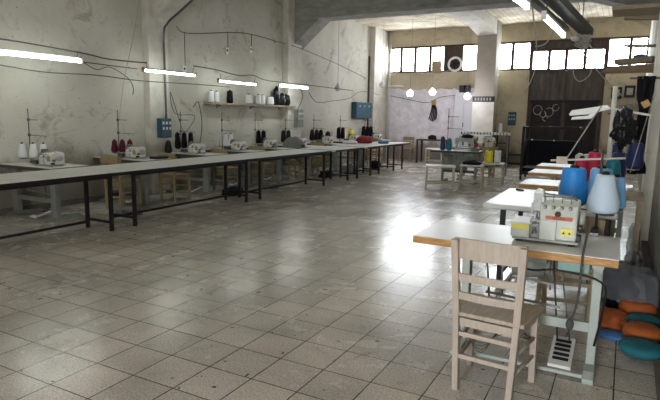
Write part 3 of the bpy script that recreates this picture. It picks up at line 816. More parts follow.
# wall boxes
def wall_box(x, y, z, sy, sz, mat, name, label, cat, dep=.12, extra=None, face='x'):
    r = empty(name, (x, y, z), 0, label, cat)
    if face == 'x':
        MB().box(0, dep, -sy/2, sy/2, -sz/2, sz/2).build('housing', mat, r, bev=.01)
        MB().box(dep, dep+.01, -sy/2+.02, sy/2-.02, -sz/2+.02, sz/2-.02).build('door', mat, r, bev=.003)
        for k in range(extra or 0): MB().box(dep+.01, dep+.022, -sy*.3+sy*.3*(k % 3)-.02, -sy*.3+sy*.3*(k % 3)+.02, sz*.25-sz*.28*(k//3)-.02, sz*.25-sz*.28*(k//3)+.03).build('fuse', M_WHTP, r)
    else:
        MB().box(-sy/2, sy/2, -dep, 0, -sz/2, sz/2).build('housing', mat, r, bev=.01)
        MB().box(-sy/2+.02, sy/2-.02, -dep-.01, -dep, -sz/2+.02, sz/2-.02).build('door', mat, r, bev=.003)
        for k in range(extra or 0): MB().box(-sy*.3+sy*.3*(k % 3)-.015, -sy*.3+sy*.3*(k % 3)+.015, -dep-.02, -dep-.01, sz*.25-sz*.28*(k//3)-.02, sz*.25-sz*.28*(k//3)+.02).build('fuse', M_WHTP, r)
    return r
wall_box(XL+.004, 16.62, 1.69, 1.2, .52, M_BLUEBX, 'steel_cabinet', 'blue steel electrical cabinet on the left wall near the far corner', 'cabinet', .18, 3)
wall_box(-7.698, 7.66, 1.22, .28, .36, M_BLUEBX, 'fuse_box', 'small blue fuse box low on the nearest pilaster', 'fuse box', .1, 6)
wall_box(-7.68, 12.45, 1.42, .32, .46, M_STANDL, 'meter_box', 'dark electric meter box on the pilaster below the shelf end', 'electric box', .1, 6)
wall_box(-3.28, YB, 1.5, .24, .42, M_BLUEBX, 'fuse_box', 'blue fuse box on the far wall right of the column', 'fuse box', .1, 6, face='y')
for y, z, l in ((9.76, 2.86, 'left of the two small sockets high on the left wall'), (10.62, 2.98, 'right of the two small sockets high on the left wall'), (8.42, 2.36, 'lowest small socket high on the left wall')):
    s = empty('wall_socket', (XL, y, z), 0, l, 'socket')
    MB().box(0, .03, -.05, .05, -.07, .07).build('cover', M_WHTP, s, bev=.006); MB().cyl((.03, 0, .01), (.036, 0, .01), .025, n=12).build('socket_hole', M_CABLE, s)
# conduit on left wall
cd = MB().tube(smooth_path([(-7.67, 7.74, 1.4), (-7.67, 7.74, 2.2), (-7.67, 7.74, 2.92), (-7.55, 7.72, 3.12), (-7.2, 7.72, 3.33), (-6.3, 7.72, 3.86)], 6), .02, 8).build('conduit_pipe', M_DSTEEL)
tag(cd, 'dark conduit pipe climbing the near pilaster and along the sloping beam end', 'pipe')
tag(MB().tube([(-7.55, 18.42, 0.0), (-7.55, 18.42, 4.4)], .045, 10).build('drain_pipe', M_CREAMP), 'vertical pipe in the far left corner beside the window', 'pipe')
def cable(name, pts, r, mat, label, cat='cable', n=5): return tag(MB().tube(pts, r, n).build(name, mat), label, cat)
wx = XL+.05
cable('electric_cable', smooth_path([(wx, 3, 2.45), (wx, 4.6, 2.36), (wx, 5.6, 2.30), (wx, 7.2, 2.27)], 6), .008, M_CABLE, 'dark cable on the left wall below the nearest tube lamp')
def hang(pts): return smooth_path(pts, 5)
cable('electric_cable', hang([(-7.25, 2.8, 2.46), (-7.28, 3.6, 2.40), (-7.25, 4.5, 2.41), (-7.27, 5.7, 2.36), (-7.25, 6.1, 2.32), (-7.25, 6.9, 2.33)]), .011, M_CABLE, 'cable the two nearest left tube lamps hang from')
cable('electric_cable', hang([(-7.28, 2.8, 2.12), (-7.28, 4.0, 2.11), (-7.28, 5.0, 2.04), (-7.3, 5.9, 2.06), (-7.3, 6.8, 2.03), (-7.3, 8.3, 2.05), (-7.3, 9.2, 2.05)]), .008, M_CABLE, 'lower sagging cable passing under the left tube lamps')
cable('electric_cable', hang([(-7.26, 5.68, 2.22), (-7.26, 5.9, 2.14), (-7.26, 6.15, 2.2), (-7.26, 6.5, 2.05), (-7.26, 6.6, 1.9), (-7.5, 6.8, 1.8)]), .006, M_CABLE, 'loose hanging cable loop between the first two left tube lamps')
cable('electric_cable', hang([(-7.25, 8.05, 2.38), (-7.25, 8.7, 2.36), (-7.25, 9.4, 2.30), (-7.25, 9.9, 2.34), (-7.25, 10.5, 2.26), (-7.25, 12.4, 2.26), (-7.3, 15, 2.25)]), .010, M_CABLE, 'wavy cable above the third left tube lamp')
cable('electric_cable', hang([(wx, 8.2, 3.15), (wx, 8.5, 3.06), (wx, 9.8, 3.25), (wx, 10.6, 3.32), (wx, 11.9, 3.28), (-7.6, 12.5, 3.2), (wx, 15, 3.02), (wx, 17, 2.75)]), .008, M_CABLE, 'cable running high along the left wall over the sockets')
for y, z0, z1, l in ((9.76, 2.93, 3.24, 'wire dropping to the left upper wall socket'), (10.62, 3.05, 3.32, 'wire dropping to the right upper wall socket'), (8.42, 2.43, 3.08, 'wire dropping to the lowest wall socket')):
    cable('socket_wire', [(wx, y, z0), (wx, y, z1)], .007, M_CABLE, l)
cable('electric_cable', hang([(wx, 5.6, 3.9), (-7.75, 6.4, 3.74), (-7.72, 7.0, 3.64), (-7.70, 7.45, 3.6)]), .008, M_CABLEW, 'pale cable near the ceiling left of the nearest pilaster')
cable('electric_cable', hang([(wx, 8.05, 1.05), (-7.7, 8.3, 1.15), (-7.66, 8.5, 1.45), (wx, 8.1, 1.5), (wx, 8.0, 1.9), (wx, 8.3, 1.15)]), .006, M_CABLE, 'looping cable right of the small blue fuse box')
cable('electric_cable', hang([(-7.64, 12.4, 1.65), (-7.60, 12.6, 2.0), (-7.62, 12.35, 2.3)]), .007, M_CABLE, 'cable rising from the dark meter box')
cable('machine_cord', hang([(-7.66, 6.6, 1.2), (-7.5, 6.62, 2.0), (-7.1, 6.6, 3.1), (-6.9, 6.6, 4.43)]), .004, M_CABLEW, 'thin cord rising to the ceiling from the dark red cone stand', 'cord')
cable('machine_cord', hang([(-7.62, 8.6, .9), (-7.6, 8.65, 1.3), (-7.55, 8.5, 1.72), (-7.6, 8.4, 1.62)]), .008, M_CABLE, 'bent guide wire between the black and white cone stands', 'cord')
cable('electric_cable', hang([(-7.3, 12.4, 2.08), (-7.35, 12.9, 1.85), (-7.3, 13.6, 1.9), (-7.2, 14.5, 2.0), (-7.3, 15.6, 2.25), (-7.3, 17, 2.2)]), .008, M_CABLE, 'cable looping right of the fourth left tube lamp')

# fluorescent lamps
def make_lamp(L=1.22, brackets=True):
    r = empty('fluorescent_lamp')
    MB().box(-.022, .022, -L/2-.03, L/2+.03, .03, .055).build('lamp_housing', M_WHTP if not brackets else M_MACHD, r)
    MB().cyl((0, -L/2, .005), (0, L/2, .005), .019, n=12).build('lamp_tube', M_TUBE, r)
    for s in (-1, 1):
        MB().box(-.022, .022, s*(L/2+.03)-.014, s*(L/2+.03)+.014, -.018, .06).build('lamp_holder', M_YBRK if brackets else M_WHTP, r)
        MB().tube([(0, s*(L/2-.05), .055), (.01, s*(L/2-.03), .15)], .005, 5).build('hanging_wire', M_CABLE, r)
    return r
L1 = make_lamp(); L1.location = (-7.26, 7.47, 2.20); tag(L1, 'lit tube lamp over the dark red and black cones, second from the left', 'lamp')
l = copy_tree(L1, (-7.26, 9.41, 2.14), 0, 'lit tube lamp in yellow brackets above the wall shelf')
L2 = make_lamp(1.25, False); L2.location = (-7.26, 4.98, 2.23); tag(L2, 'lit tube lamp nearest on the left, entering from the left edge', 'lamp')
MB().cyl((.045, -.6, .02), (.045, .6, .02), .014, n=10).build('lamp_tube', M_TUBE, L2)
copy_tree(L2, (-7.26, 11.6, 2.17), 0, 'lit tube lamp above the black bags on the shelf')
L3 = empty('fluorescent_lamp', (-7.32, 18.36, 2.56), 0, 'small unlit tube lamp on the far wall in the left corner', 'lamp')
MB().cyl((-.24, 0, 0), (.24, 0, 0), .025, n=10).build('lamp_tube', M_WHTP, L3); MB().box(-.27, .27, .02, .14, -.02, .03).build('lamp_housing', M_WHTP, L3)

# right-hand lamps and rail over the table row
rail = empty('cable_tray', (0, 0, 0), 0, 'dark steel cable tray hanging over the right table row', 'cable tray')
MB().bar((-.86, 3.6, 2.63), (-.55, 7.85, 2.60), .14, .08).build('tray_channel', M_TRAY, rail)
MB().bar((-1.03, 3.9, 2.62), (-.74, 7.25, 2.56), .07, .045).build('tray_channel', M_DSTEEL, rail)
for t in (.12, .5, .9):
    x = -.86+.31*t; y = 3.6+4.25*t; MB().cyl((x, y, 2.64), (x, y, ZC), .006, n=6).build('hanger_rod', M_DSTEEL, rail)
    MB().bar((x-.2, y, 2.66), (x+.08, y, 2.66), .03, .02).build('cross_strut', M_DSTEEL, rail)
LR = make_lamp(1.2, False); LR.location = (-.85, 4.25, 2.40); LR.rotation_euler.z = radians(-4); tag(LR, 'lit tube lamp hanging over the nearest right table', 'lamp')
copy_tree(LR, (-.72, 6.03, 2.40), radians(-2), 'lit tube lamp farther along the tray over the right tables')
# tangle of wire at the end of tray
tg = MB()
for k in range(7):
    r_ = random.Random(k); c0 = Vector((-.57, 7.8, 2.52)); pts = [c0+Vector((r_.uniform(-.12, .12), r_.uniform(-.15, .15), r_.uniform(-.14, .12))) for _ in range(5)]
    tg.tube(smooth_path(pts, 5), .006, 5)
tag(tg.build('wire_tangle', M_CABLEW), 'tangle of pale wires at the end of the cable tray', 'wires')
blob('junction_bundle', (-.66, 7.6, 2.46), (.05, .10, .035), M_WHTP, 'white taped junction at the end of the cable tray', 'junction', flat=False, seed=3)
cable('electric_cable', hang([(-.68, 7.1, 2.52), (-.80, 7.0, 2.55), (-.95, 7.2, 2.40), (-1.08, 7.3, 2.38)]), .007, M_CABLEW, 'bent pale cable beside the second right tube lamp')
cable('electric_cable', hang([(-.6, 7.6, 2.3), (-.66, 7.7, 2.1), (-.58, 7.7, 1.98), (-.46, 7.7, 2.08), (-.46, 7.7, 2.35), (-.55, 7.75, 2.5)]), .006, M_CABLEW, 'pale cable loop hanging below the end of the tray')
cable('electric_cable', hang([(-2.95, 18.4, 2.3), (-2.2, 15, 2.65), (-1.75, 12, 2.95), (-1.5, 9.5, 3.3)]), .012, M_CABLEW, 'pale cable slanting from the far wall up to the tray')
cable('electric_cable', sag((-1.3, 12.87, 3.45), (-.1, 9.0, 1.85), .1), .010, M_CABLEW, 'pale cable slanting down toward the hanging dark clothes')
cable('electric_cable', sag((-6.3, 17.2, 3.0), (-3.6, 12.6, 2.6), .12), .008, M_CABLEW, 'pale cable sagging across the far windows')

# hanging bulbs
def bulb(x, y, z, top, lit, label):
    r = empty('pendant_bulb', (x, y, z), 0, label, 'light bulb')
    MB().cyl((0, 0, .13), (0, 0, top-z), .0035, n=6).build('cord', M_CABLE, r)
    MB().cyl((0, 0, .08), (0, 0, .15), .03, .022, 12).build('bulb_socket', M_WHTP, r)
    MB().lathe([(.02, -.08), (.055, -.068), (.084, -.03), (.092, 0), (.08, .04), (.05, .072), (.026, .082)], 18).build('glass_globe', M_BULB if lit else M_OFFG, r)
bulb(-5.87, 16.0, 2.20, ZC, True, 'lit globe bulb left of two before the whitewashed far wall')
bulb(-5.17, 16.0, 2.24, ZC, True, 'lit globe bulb right of two before the whitewashed far wall')
bulb(-4.33, 16.8, 2.14, ZC, True, 'lit globe bulb beside the column')
bulb(-7.4, 14.2, 2.28, ZC, False, 'unlit globe bulb above the machines left of the blue cabinet')
bulb(-7.05, 16.6, 2.50, ZC, False, 'unlit globe bulb in the far left corner')

# ------------------------------------------------------------------ far wall area
pn = empty('partition_panel', (-4.72, 18.4, 0), 0, 'pale grey painted tall locker beside the column', 'locker')
MB().box(-.36, .28, -.3, .08, 0, 2.32).build('locker_body', M_LOCK, pn, bev=.01)
for x in (-.35, -.03): MB().box(x, x+.30, -.32, -.3, .05, 2.27).build('locker_door', M_LOCK, pn, bev=.004)
MB().box(-.05, -.03, -.345, -.32, 1.2, 1.35).build('handle', M_BLKP, pn)
for x, l in ((-4.88, 'black box left on top of the pale locker'), (-4.70, 'black box right on top of the pale locker')):
    tag(MB().box(x-.07, x+.07, 18.1, 18.35, 2.32, 2.55).build('black_box', M_BLKP), l, 'box')
sg = empty('wall_sign', (-4.0, 17.5, 2.08), 0, 'dark green lettered sign board on the front of the column', 'sign')
MB().box(-.34, .34, -.03, 0, -.09, .09).build('sign_board', M_BLACKM, sg)
for k in range(6): MB().box(-.27+.09*k, -.22+.09*k, -.034, -.03, -.04, .05).build('sign_mark', M_STANDL, sg)
tag(MB().box(-4.33, -3.67, 17.46, 17.5, 0, 2.0).build('column_board', M_PIL, bev=.004), 'beige painted board facing the lower column', 'board')
# striped barrier pole
sp = empty('striped_pole', (0, 14.9, 1.10), 0, 'black and white striped pole held level across the middle of the hall', 'pole')
n = 30; xa, xb = -3.96, -2.68
for k in range(n):
    a = xa+(xb-xa)*k/n; b = xa+(xb-xa)*(k+1)/n
    MB().cyl((a+(.012 if not k % 2 else -.012)*(k > 0), 0, 0), (b-(.012 if not k % 2 else -.012), 0, 0), .035, n=8).build('white_band' if k % 2 else 'black_band', M_WHTP if k % 2 else M_BLKP, sp)
for x in (xa+.05, xb-.05): MB().bar((x, .06, .0), (x, .06, -1.1), .04).build('post', M_DSTEEL, sp)

# far table near back wall
ft = empty('small_table', (-5.63, 17.6, 0), 0, 'small dark table against the whitewashed far wall', 'table')
MB().box(-.46, .46, -.25, .28, .74, .78).build('tabletop', M_FRAME, ft)
for x in (-.43, .43):
    for y in (-.22, .25): MB().box(x-.025, x+.025, y-.025, y+.025, 0, .74).build('leg', M_FRAME, ft)
blob('cloth_bundle', (-5.63, 17.6, .782), (.14, .1, .09), M_NAVYC, 'dark bundle lying on the small far table', 'cloth', seed=33)
def make_stool(label, w=.40, d=.34, h=.48, mat=M_GRNW, top=M_LAMG, name='work_stool'):
    r = empty(name, label=label, cat='stool')
    MB().box(-w/2, w/2, -d/2, d/2, h-.03, h).build('seat', top, r, bev=.004)
    for x in (-1, 1):
        for y in (-1, 1): MB().bar((x*(w/2-.02), y*(d/2-.02), 0), (x*(w/2-.035), y*(d/2-.035), h-.03), .038).build('leg', mat, r)
    for y in (-1, 1): MB().bar((-w/2+.03, y*(d/2-.03), .13), (w/2-.03, y*(d/2-.03), .13), .022, .03).build('stretcher', mat, r)
    for x in (-1, 1): MB().bar((x*(w/2-.03), -d/2+.03, .20), (x*(w/2-.03), d/2-.03, .20), .022, .03).build('stretcher', mat, r)
    return r
STL = make_stool('greenish wooden stool with pale top, nearest in the middle of the hall', .62, .42, .50)
STL.location = (-3.42, 11.35, 0); STL.rotation_euler.z = radians(18)
c = copy_tree(STL, (-2.92, 12.05, 0), radians(8), 'second greenish wooden stool, right of the nearest one in mid hall'); c.scale = (.8, .8, .98)
c = copy_tree(STL, (-2.62, 12.75, 0), radians(4), 'wooden stool carrying the yellow and white cones in mid hall'); c.scale = (.8, .9, 1.0)
c = copy_tree(STL, (-5.35, 17.1, 0), 0, 'wooden stool standing before the small far table'); c.scale = (.9, .9, 1.05)
cone(Y_YEL, (-2.72, 12.75, .50), 'yellow thread cone on the mid hall stool', size=(.09, .085, .27))
cone(Y_WHITE, (-2.53, 12.77, .50), 'white thread cone right of the yellow one on the mid hall stool', size=(.075, .07, .28))
# chair at far left wall
copy_tree(YCH, (-6.55, 17.7, 0), radians(180), 'wooden chair standing at the end of the row before the whitewashed wall')

# island machines
IT = make_table('dark edged sewing table in mid hall behind the nearest stool', L=1.1, D=.55, tm=M_LAMG, em=M_EDGEG, sm=M_STANDL, pedal_x=.1)
MB().box(-.30, .30, -.14, -.12, .30, .66).build('modesty_panel', M_STANDL, IT)
IT.children[0].data.materials[0] = M_EDGEG
IT.location = (-3.46, 12.72, 0)
copy_tree(IT, (-3.45, 14.3, 0), 0, 'second sewing table in mid hall before the locker')
LS = make_lockstitch(); LS.location = (-3.30, 12.8, .75); tag(LS, 'greyish sewing machine with dark cloth on it in mid hall', 'sewing machine')
copy_tree(OV, (-3.12, 14.3, .75), 0, 'overlock sewing machine on the far mid hall table')
copy_tree(LS, (-3.62, 14.35, .75), radians(20), 'lockstitch machine left on the far mid hall table')
blob('cloth_bundle', (-3.25, 12.8, 1.04), (.13, .10, .05), M_NAVYC, 'dark cloth heaped on the mid hall machine', 'cloth', seed=5)
s2 = copy_tree(SL, (-3.75, 12.92, .75), 0, 'thread stand with tall pole on the mid hall table'); s2.scale = (1, 1, 1.25)
cone(Y_NAVY, (-3.76, 12.58, .75), 'navy cone standing left on the mid hall table', size=(.06, .045, .3))
cone(Y_TEALY, (-3.60, 12.56, .75), 'dark teal cone beside the navy cone on the mid hall table', size=(.06, .045, .26))
cone(Y_PINK, (-2.95, 13.9, .75) if False else (-3.35, 14.15, .75), 'small red cone on the far mid hall table', size=(.05, .035, .12))
copy_tree(YCH, (-2.95, 13.45, 0), radians(35), 'wooden chair turned aside between the two mid hall tables')
blob('cloth_bundle', (-2.92, 12.05, .471), (.2, .14, .07), M_NAVYC, 'dark clothes heaped on the second stool in mid hall', 'cloth', seed=45)
blob('cloth_bundle', (-3.0, 12.62, .752), (.10, .12, .06), M_STANDL, 'grey green cloth at the right end of the nearer mid hall table', 'cloth', seed=55)
# bench by column, dark shelf
ds = empty('dark_stand', (-3.45, 17.9, 0), 0, 'dark open shelf stand right of the column', 'shelf')
for z in (.3, .75, 1.05): MB().box(-.2, .2, -.2, .2, z-.03, z).build('shelf_board', M_FRAME, ds)
for x in (-.18, .18):
    for y in (-.18, .18): MB().box(x-.02, x+.02, y-.02, y+.02, 0, 1.1).build('post', M_FRAME, ds)
cone(Y_WHITE, (-3.5, 17.85, 1.05), 'white cone on top of the dark shelf stand', size=(.07, .05, .3))
bt = make_stool('dark bench at the far wall left of the black cart', .6, .4, .42, M_NAVYC, M_NAVYC); bt.location = (-2.95, 17.6, 0)

# hanging gloves on wall
gl = MB()
for k in range(5): gl.tube(smooth_path([(-5.95+.02*k, 18.46, 1.95), (-5.98+.05*k, 18.45, 1.7), (-6.05+.06*k, 18.45, 1.35+.04*abs(k-2))], 4), .018, 6)
tag(gl.build('hanging_tools', M_BLACKM), 'bunch of dark cords hanging on the whitewashed far wall', 'cords')
tag(MB().box(-5.98, -5.84, 18.44, 18.5, 1.92, 2.08).build('hook_block', M_YBRK), 'small yellowish hook block above the hanging dark cords', 'hook')
cable('electric_cable', smooth_path([(-7.6, 18.46, 2.25), (-6.8, 18.46, 2.1), (-6.1, 18.46, 2.0), (-5.6, 18.46, 2.2), (-4.4, 18.46, 2.28)], 5), .01, M_CABLE, 'cable running across the whitewashed far wall')

# black cart
ct = empty('black_cart', (-1.6, 14.6, 0), 0, 'large black wheeled rack with dark panels before the metal door', 'cart')
hw, hd_, hh = .63, .38, 1.32
for x in (-hw, hw):
    for y in (-hd_, hd_): MB().box(x-.03, x+.03, y-.03, y+.03, .12, hh).build('post', M_BLACKM, ct)
for y in (-hd_, hd_):
    MB().box(-hw, hw, y-.025, y+.025, hh-.05, hh).build('rail', M_REDM, ct); MB().box(-hw, hw, y-.025, y+.025, .14, .19).build('rail', M_BLACKM, ct)
for x in (-hw, hw):
    MB().box(x-.025, x+.025, -hd_, hd_, hh-.05, hh).build('rail', M_BLACKM, ct); MB().box(x-.025, x+.025, -hd_, hd_, .14, .19).build('rail', M_BLACKM, ct)
MB().box(-hw+.03, hw-.03, hd_-.01, hd_+.01, .19, 1.0).build('back_panel', M_NAVYC, ct)
MB().box(-hw+.03, hw-.03, -hd_+.03, hd_-.03, .30, .33).build('shelf', M_STANDL, ct)
MB().box(-hw-.01, -hw+.01, -hd_+.03, hd_-.03, .19, .95).build('side_panel', M_NAVYC, ct)
MB().cyl((-hw+.05, -hd_, 1.0), (hw-.05, -hd_, 1.0), .012, n=6).build('rail', M_DSTEEL, ct)
for x in (-hw, hw):
    for y in (-hd_, hd_): MB().cyl((x-.02, y, .06), (x+.02, y, .06), .06, n=14).build('wheel', M_BLKP, ct)
for x, l in ((-.42, ''), (.08, '')): MB().cyl((x, -hd_-.03, 1.0), (x, -hd_+.01, 1.0), .018, n=8).build('bolt', M_WHTP, ct)

# boxes and planks, far right
for x, z, l in ((-.36, 2.30, 'black frame left of two on the far right wall'), (-.02, 2.34, 'black frame with white window, right of two on the far wall')):
    f = empty('wall_frame', (x, YB, z), 0, l, 'frame')
    MB().box(-.14, .14, -.06, 0, -.17, .17).build('frame_border', M_BLKP, f); MB().box(-.08, .08, -.066, -.06, -.1, .1).build('picture', M_CABLEW, f)
cb = empty('wall_cabinet', (-.2, YB, 1.9), 0, 'dark box shelves below the black frames', 'shelf')
MB().box(-.34, .34, -.2, 0, -.22, -.19).build('shelf_board', M_FRAME, cb)
for k, x in enumerate((-.2, .02, .2)): MB().box(x-.08, x+.08, -.18, -.02, -.19, .02+.03*k).build('box', M_DSTEEL, cb)
tag(MB().bar((-.16, 12.1, 2.90), (.34, 11.9, 2.86), .22, .035).build('timber_plank', M_PLANK), 'upper pale plank jutting from the right wall near the window', 'plank')
tag(MB().bar((-.28, 12.1, 2.60), (.34, 11.9, 2.62), .3, .10).build('timber_plank', M_PLANK), 'thick lower plank jutting from the right wall near the window', 'plank')
tag(MB().prism([(-.56, 2.40), (-.3, 2.50), (.34, 2.53), (.34, 2.40)], 'y', 11.7, 12.2).build('cardboard_roll', M_CARD), 'long brown cardboard wedge under the planks on the right', 'cardboard')
blob('cloth_bundle', (.1, 12.0, 2.655), (.12, .1, .05), M_BLUEC, 'blue cloth lying between the two right hand planks', 'cloth', seed=41)
tag(MB().bar((-.32, 9.0, 3.02), (.34, 9.0, 3.02), .6, .05).build('timber_plank', M_PLANK), 'broad timber board high in the upper right corner', 'plank')
tag(MB().bar((-.18, 9.9, 3.10), (.34, 9.9, 3.06), .16, .1).build('timber_plank', M_PLANK), 'timber beam end below the broad board at upper right', 'plank')
cable('wire_ring', [(-1.35+.16*cos(t*pi/10), 14.2, 4.02+.18*sin(t*pi/10)) for t in range(21)] , .008, M_CABLE, 'ring of dark wire hanging below the ceiling near the door', 'wire')

# ------------------------------------------------------------------ right table row
T2 = empty('white_table', (-.54, 5.55, 0), 0, 'plain white table with black legs behind the nearest sewing table', 'table')
MB().box(-.54, .54, -.63, .63, .705, .75).build('tabletop', M_LAM, T2, bev=.012)
for x in (-.38, .46):
    for y in (-.5, .5): MB().box(x-.022, x+.022, y-.022, y+.022, 0, .705).build('leg', M_BLKP, T2)
for x in (-.38, .46): MB().box(x-.02, x+.02, -.5, .5, .08, .12).build('stretcher', M_BLKP, T2)
cable('marker_pen', [(-.98, 6.02, .758), (-.90, 5.99, .758)], .009, M_BLKP, 'black marker pen lying on the plain white table', 'pen', 8)
T3 = copy_tree(T1, (-.47, 7.02, 0), 0, 'sewing table with orange edge third from the camera on the right')
T4 = copy_tree(T1, (-.60, 8.55, 0), 0, 'sewing table with orange edge farthest back on the right row')
T4b = copy_tree(T1, (-.66, 9.8, 0), 0, 'last sewing table of the right row before the black cart')
copy_tree(OV, (-.35, 5.93, .75), 0, 'overlock machine on the plain white table behind the blue cones')
O3 = copy_tree(LS, (-.27, 7.02, .75), 0, 'white sewing machine behind the red cones on the right row'); O3.scale = (1, 1, 1.25)
# thread stand of T1
TS = make_thread_stand('thread_stand', H=.55, shelf=.145, label='thread stand behind the nearest machine holding large blue cones', pins=((-.17, .09), (.06, -.16), (.0, .16), (.10, .1)), arm1=0, arm2=0, mat=M_DSTEEL, pr=.009)
TS.location = (-.13, 4.12, .75)
MB().cyl((-.33, .08, .46), (.14, .06, .50), .007, n=8).build('guide_rod', M_CREAMP, TS)
MB().box(-.29, -.22, .05, .10, .44, .49).build('guide_block', M_PALEW, TS)
MB().bar((0, 0, .012), (-.0, -.22, .012), .05, .02).build('clamp', M_DSTEEL, TS)
cone(Y_BLUE, (-.30, 4.21, .895), 'large bright blue thread cone above the nearest machine', size=(.095, .078, .27))
cone(Y_PALE, (-.095, 3.97, .895), 'large pale bluish white thread cone, nearest of the big cones', size=(.098, .058, .255))
cone(Y_LBLUE, (-.13, 4.28, .895), 'light blue thread cone behind the bluish white one', size=(.085, .07, .27))
cone(Y_LBLUE, (-.03, 4.22, .895), 'light blue thread cone half hidden by the bluish white one on the right', size=(.07, .05, .22))
# second stand (white pole) on T2
TS2 = make_thread_stand('thread_stand', H=1.05, shelf=.22, label='tall thread stand with thick white pole behind the blue cones', pins=((-.20, -.32), (-.11, .02), (.04, -.05), (.08, .14)), arm1=0, arm2=0, mat=M_CREAMP, pr=.022)
TS2.location = (-.12, 5.55, .75)
ga = MB(); ga.prism([(-.36, .80), (-.34, .835), (-.05, .885), (-.02, .85), (-.2, .80), (-.35, .785)], 'y', -.03, .0)
ga.prism([(-.34, .75), (-.33, .775), (-.2, .79), (-.16, .83), (-.12, .83), (-.17, .76)], 'y', -.035, .005); ga.build('guide_arm', M_WHTP, TS2, bev=.004)
MB().bar((-.05, -.01, .86), (.29, -.01, .80), .018).build('guide_rod', M_CREAMP, TS2)
cone(Y_PINK, (-.32, 5.23, .97), 'crimson thread cone left of two, behind the bright blue cone', size=(.072, .05, .20))
cone(Y_PINK, (-.23, 5.57, .97), 'crimson thread cone right of two, set slightly higher behind', size=(.078, .062, .24))
cone(Y_TEALY, (-.08, 5.50, .97), 'teal thread cone beside the white pole', size=(.07, .055, .18))
cone(Y_NAVY, (-.04, 5.69, .97), 'navy thread cone just behind the teal one', size=(.065, .055, .24))
TS3 = make_thread_stand('thread_stand', H=.70, shelf=.26, label='thread stand with cream pole holding navy cones by the pilaster', pins=((.10, -.14), (-.08, -.02)), arm1=.42, arm2=0, mat=M_CREAMP, pr=.014)
TS3.location = (.0, 6.55, .75)
sxx = MB().box(-.1, .18, -.22, .22, .705, .75).build('side_table', M_PLANK, None, (.03, 6.44, 0)); tag(sxx, 'narrow wooden side table beside the pale pilaster', 'table')
for x in (-.07, .15):
    for y in (-.19, .19): MB().box(x-.02, x+.02, y-.02, y+.02, 0, .705).build('leg', M_PLANK, sxx)
cone(Y_NAVY, (.10, 6.41, 1.01), 'navy thread cone by the pilaster, right of the white pole', size=(.08, .065, .27))
cone(Y_NAVY, (-.08, 6.53, 1.01), 'navy thread cone farther left on the cream pole stand', size=(.07, .055, .24))
cable('thread_line', [(-.36, 4.19, 1.22), (-.22, 5.5, 1.62)], .005, M_CABLEW, 'pale strand slanting from the guide block up to the white arm', 'strand')
cable('thread_line', [(.06, 5.5, 1.05), (.22, 6.9, 1.75)], .004, M_CABLEW, 'thin strand rising toward the right wall beside the bag', 'strand')
blob('black_bag', (-.025, 5.46, 1.24), (.085, .07, .15), M_BLACKBAG, 'crumpled black plastic bag hanging from the white pole stand', 'bag', flat=False, seed=12, amp=.45, sub=4, freq=2.6)
tag(MB().bar((.10, 5.5, 1.63), (.15, 5.5, 1.66), .07, .06).build('foam_block', M_YBRK), 'small yellow foam block on the guide rod by the bag', 'foam')
# dark clothes on wall
def cloth_hang(u, v):
    x = .10+.11*u + .015*sin(u*14+v*3); y = 7.55+.06*sin(u*11+v*4); z = 2.02-1.15*v
    return (x , y, z)
tag(MB().grid(cloth_hang, 18, 18).build('hanging_clothes', M_NAVYC, solid=.05), 'dark clothes hanging by the pale pilaster', 'clothes')
tag(MB().tube([(-.02, 7.58, 2.0), (.34, 7.58, 2.0)], .012, 6).build('clothes_rail', M_DSTEEL), 'short rail the dark clothes hang on', 'rail')
cable('machine_cord', smooth_path([(-.20, 3.72, .86), (-.16, 3.6, .92), (-.15, 3.42, .84), (-.155, 3.285, .74), (-.16, 3.27, .5), (-.19, 3.27, .36)], 5), .007, M_CABLE, 'grey cord hanging over the table edge with a dark plug', 'cord')
blob('power_plug', (-.19, 3.27, .315), (.022, .022, .035), M_CABLE, 'dark plug hanging below the nearest table edge', 'plug', flat=False, seed=2, amp=.05)
cable('machine_cord', smooth_path([(-.62, 3.36, .70), (-.58, 3.34, .64), (-.42, 3.33, .62), (-.28, 3.33, .64), (-.05, 3.34, .60), (-.03, 3.36, .45), (-.06, 3.4, .2)], 5), .007, M_BLKP, 'black cable looping below the nearest table edge', 'cord')

# chair / crate seen behind nearest table stand
copy_tree(YCH, (-.30, 4.35, 0), radians(8), 'honey wooden chair behind the nearest sewing table stand')

# ------------------------------------------------------------------ cushions on the floor at right
def cushion(loc, r, h, mat, label, sq=1, name='round_cushion', tilt=0):
    o = MB().lathe([(r*.55, 0), (r*.88, h*.08), (r, h*.45), (r*.96, h*.72), (r*.8, h*.94), (r*.35, h), (r*.1, h*.97)], 32).build(name, mat, None, loc)
    o.scale.y = sq; o.rotation_euler.x = tilt
    return tag(o, label, 'cushion')
cushion((.20, 3.86, .036), .132, .07, M_TEAL, 'round teal seat cushion nearest the camera on the floor')
cushion((.21, 4.12, .036), .12, .10, M_ORNG, 'orange cushion directly behind the nearest teal one')
cushion((.225, 4.39, .036), .115, .08, M_TEAL, 'teal cushion between the two orange ones')
cushion((.19, 4.63, .036), .13, .11, M_ORNG, 'upper orange cushion partly under the plastic bag')
cushion((-.06, 5.28, 0), .15, .20, M_TEAL, 'teal cushion farthest back, beside the grey plastic sheet', name='round_cushion')
blob('orange_cloth', (.02, 4.42, 0), (.13, .16, .07), M_ORNG, 'crumpled orange cloth on the floor left of the cushions', 'cloth', seed=8, amp=.5)
blob('blue_cloth', (.03, 4.16, 0), (.10, .08, .022), M_BLUEC, 'small blue cloth on the floor before the orange cloth', 'cloth', seed=18, amp=.4)
blob('dark_bag', (.06, 4.95, 0), (.14, .20, .16), M_NAVYC, 'dark stuffed bag under the clear plastic sheet', 'bag', seed=28, amp=.3)
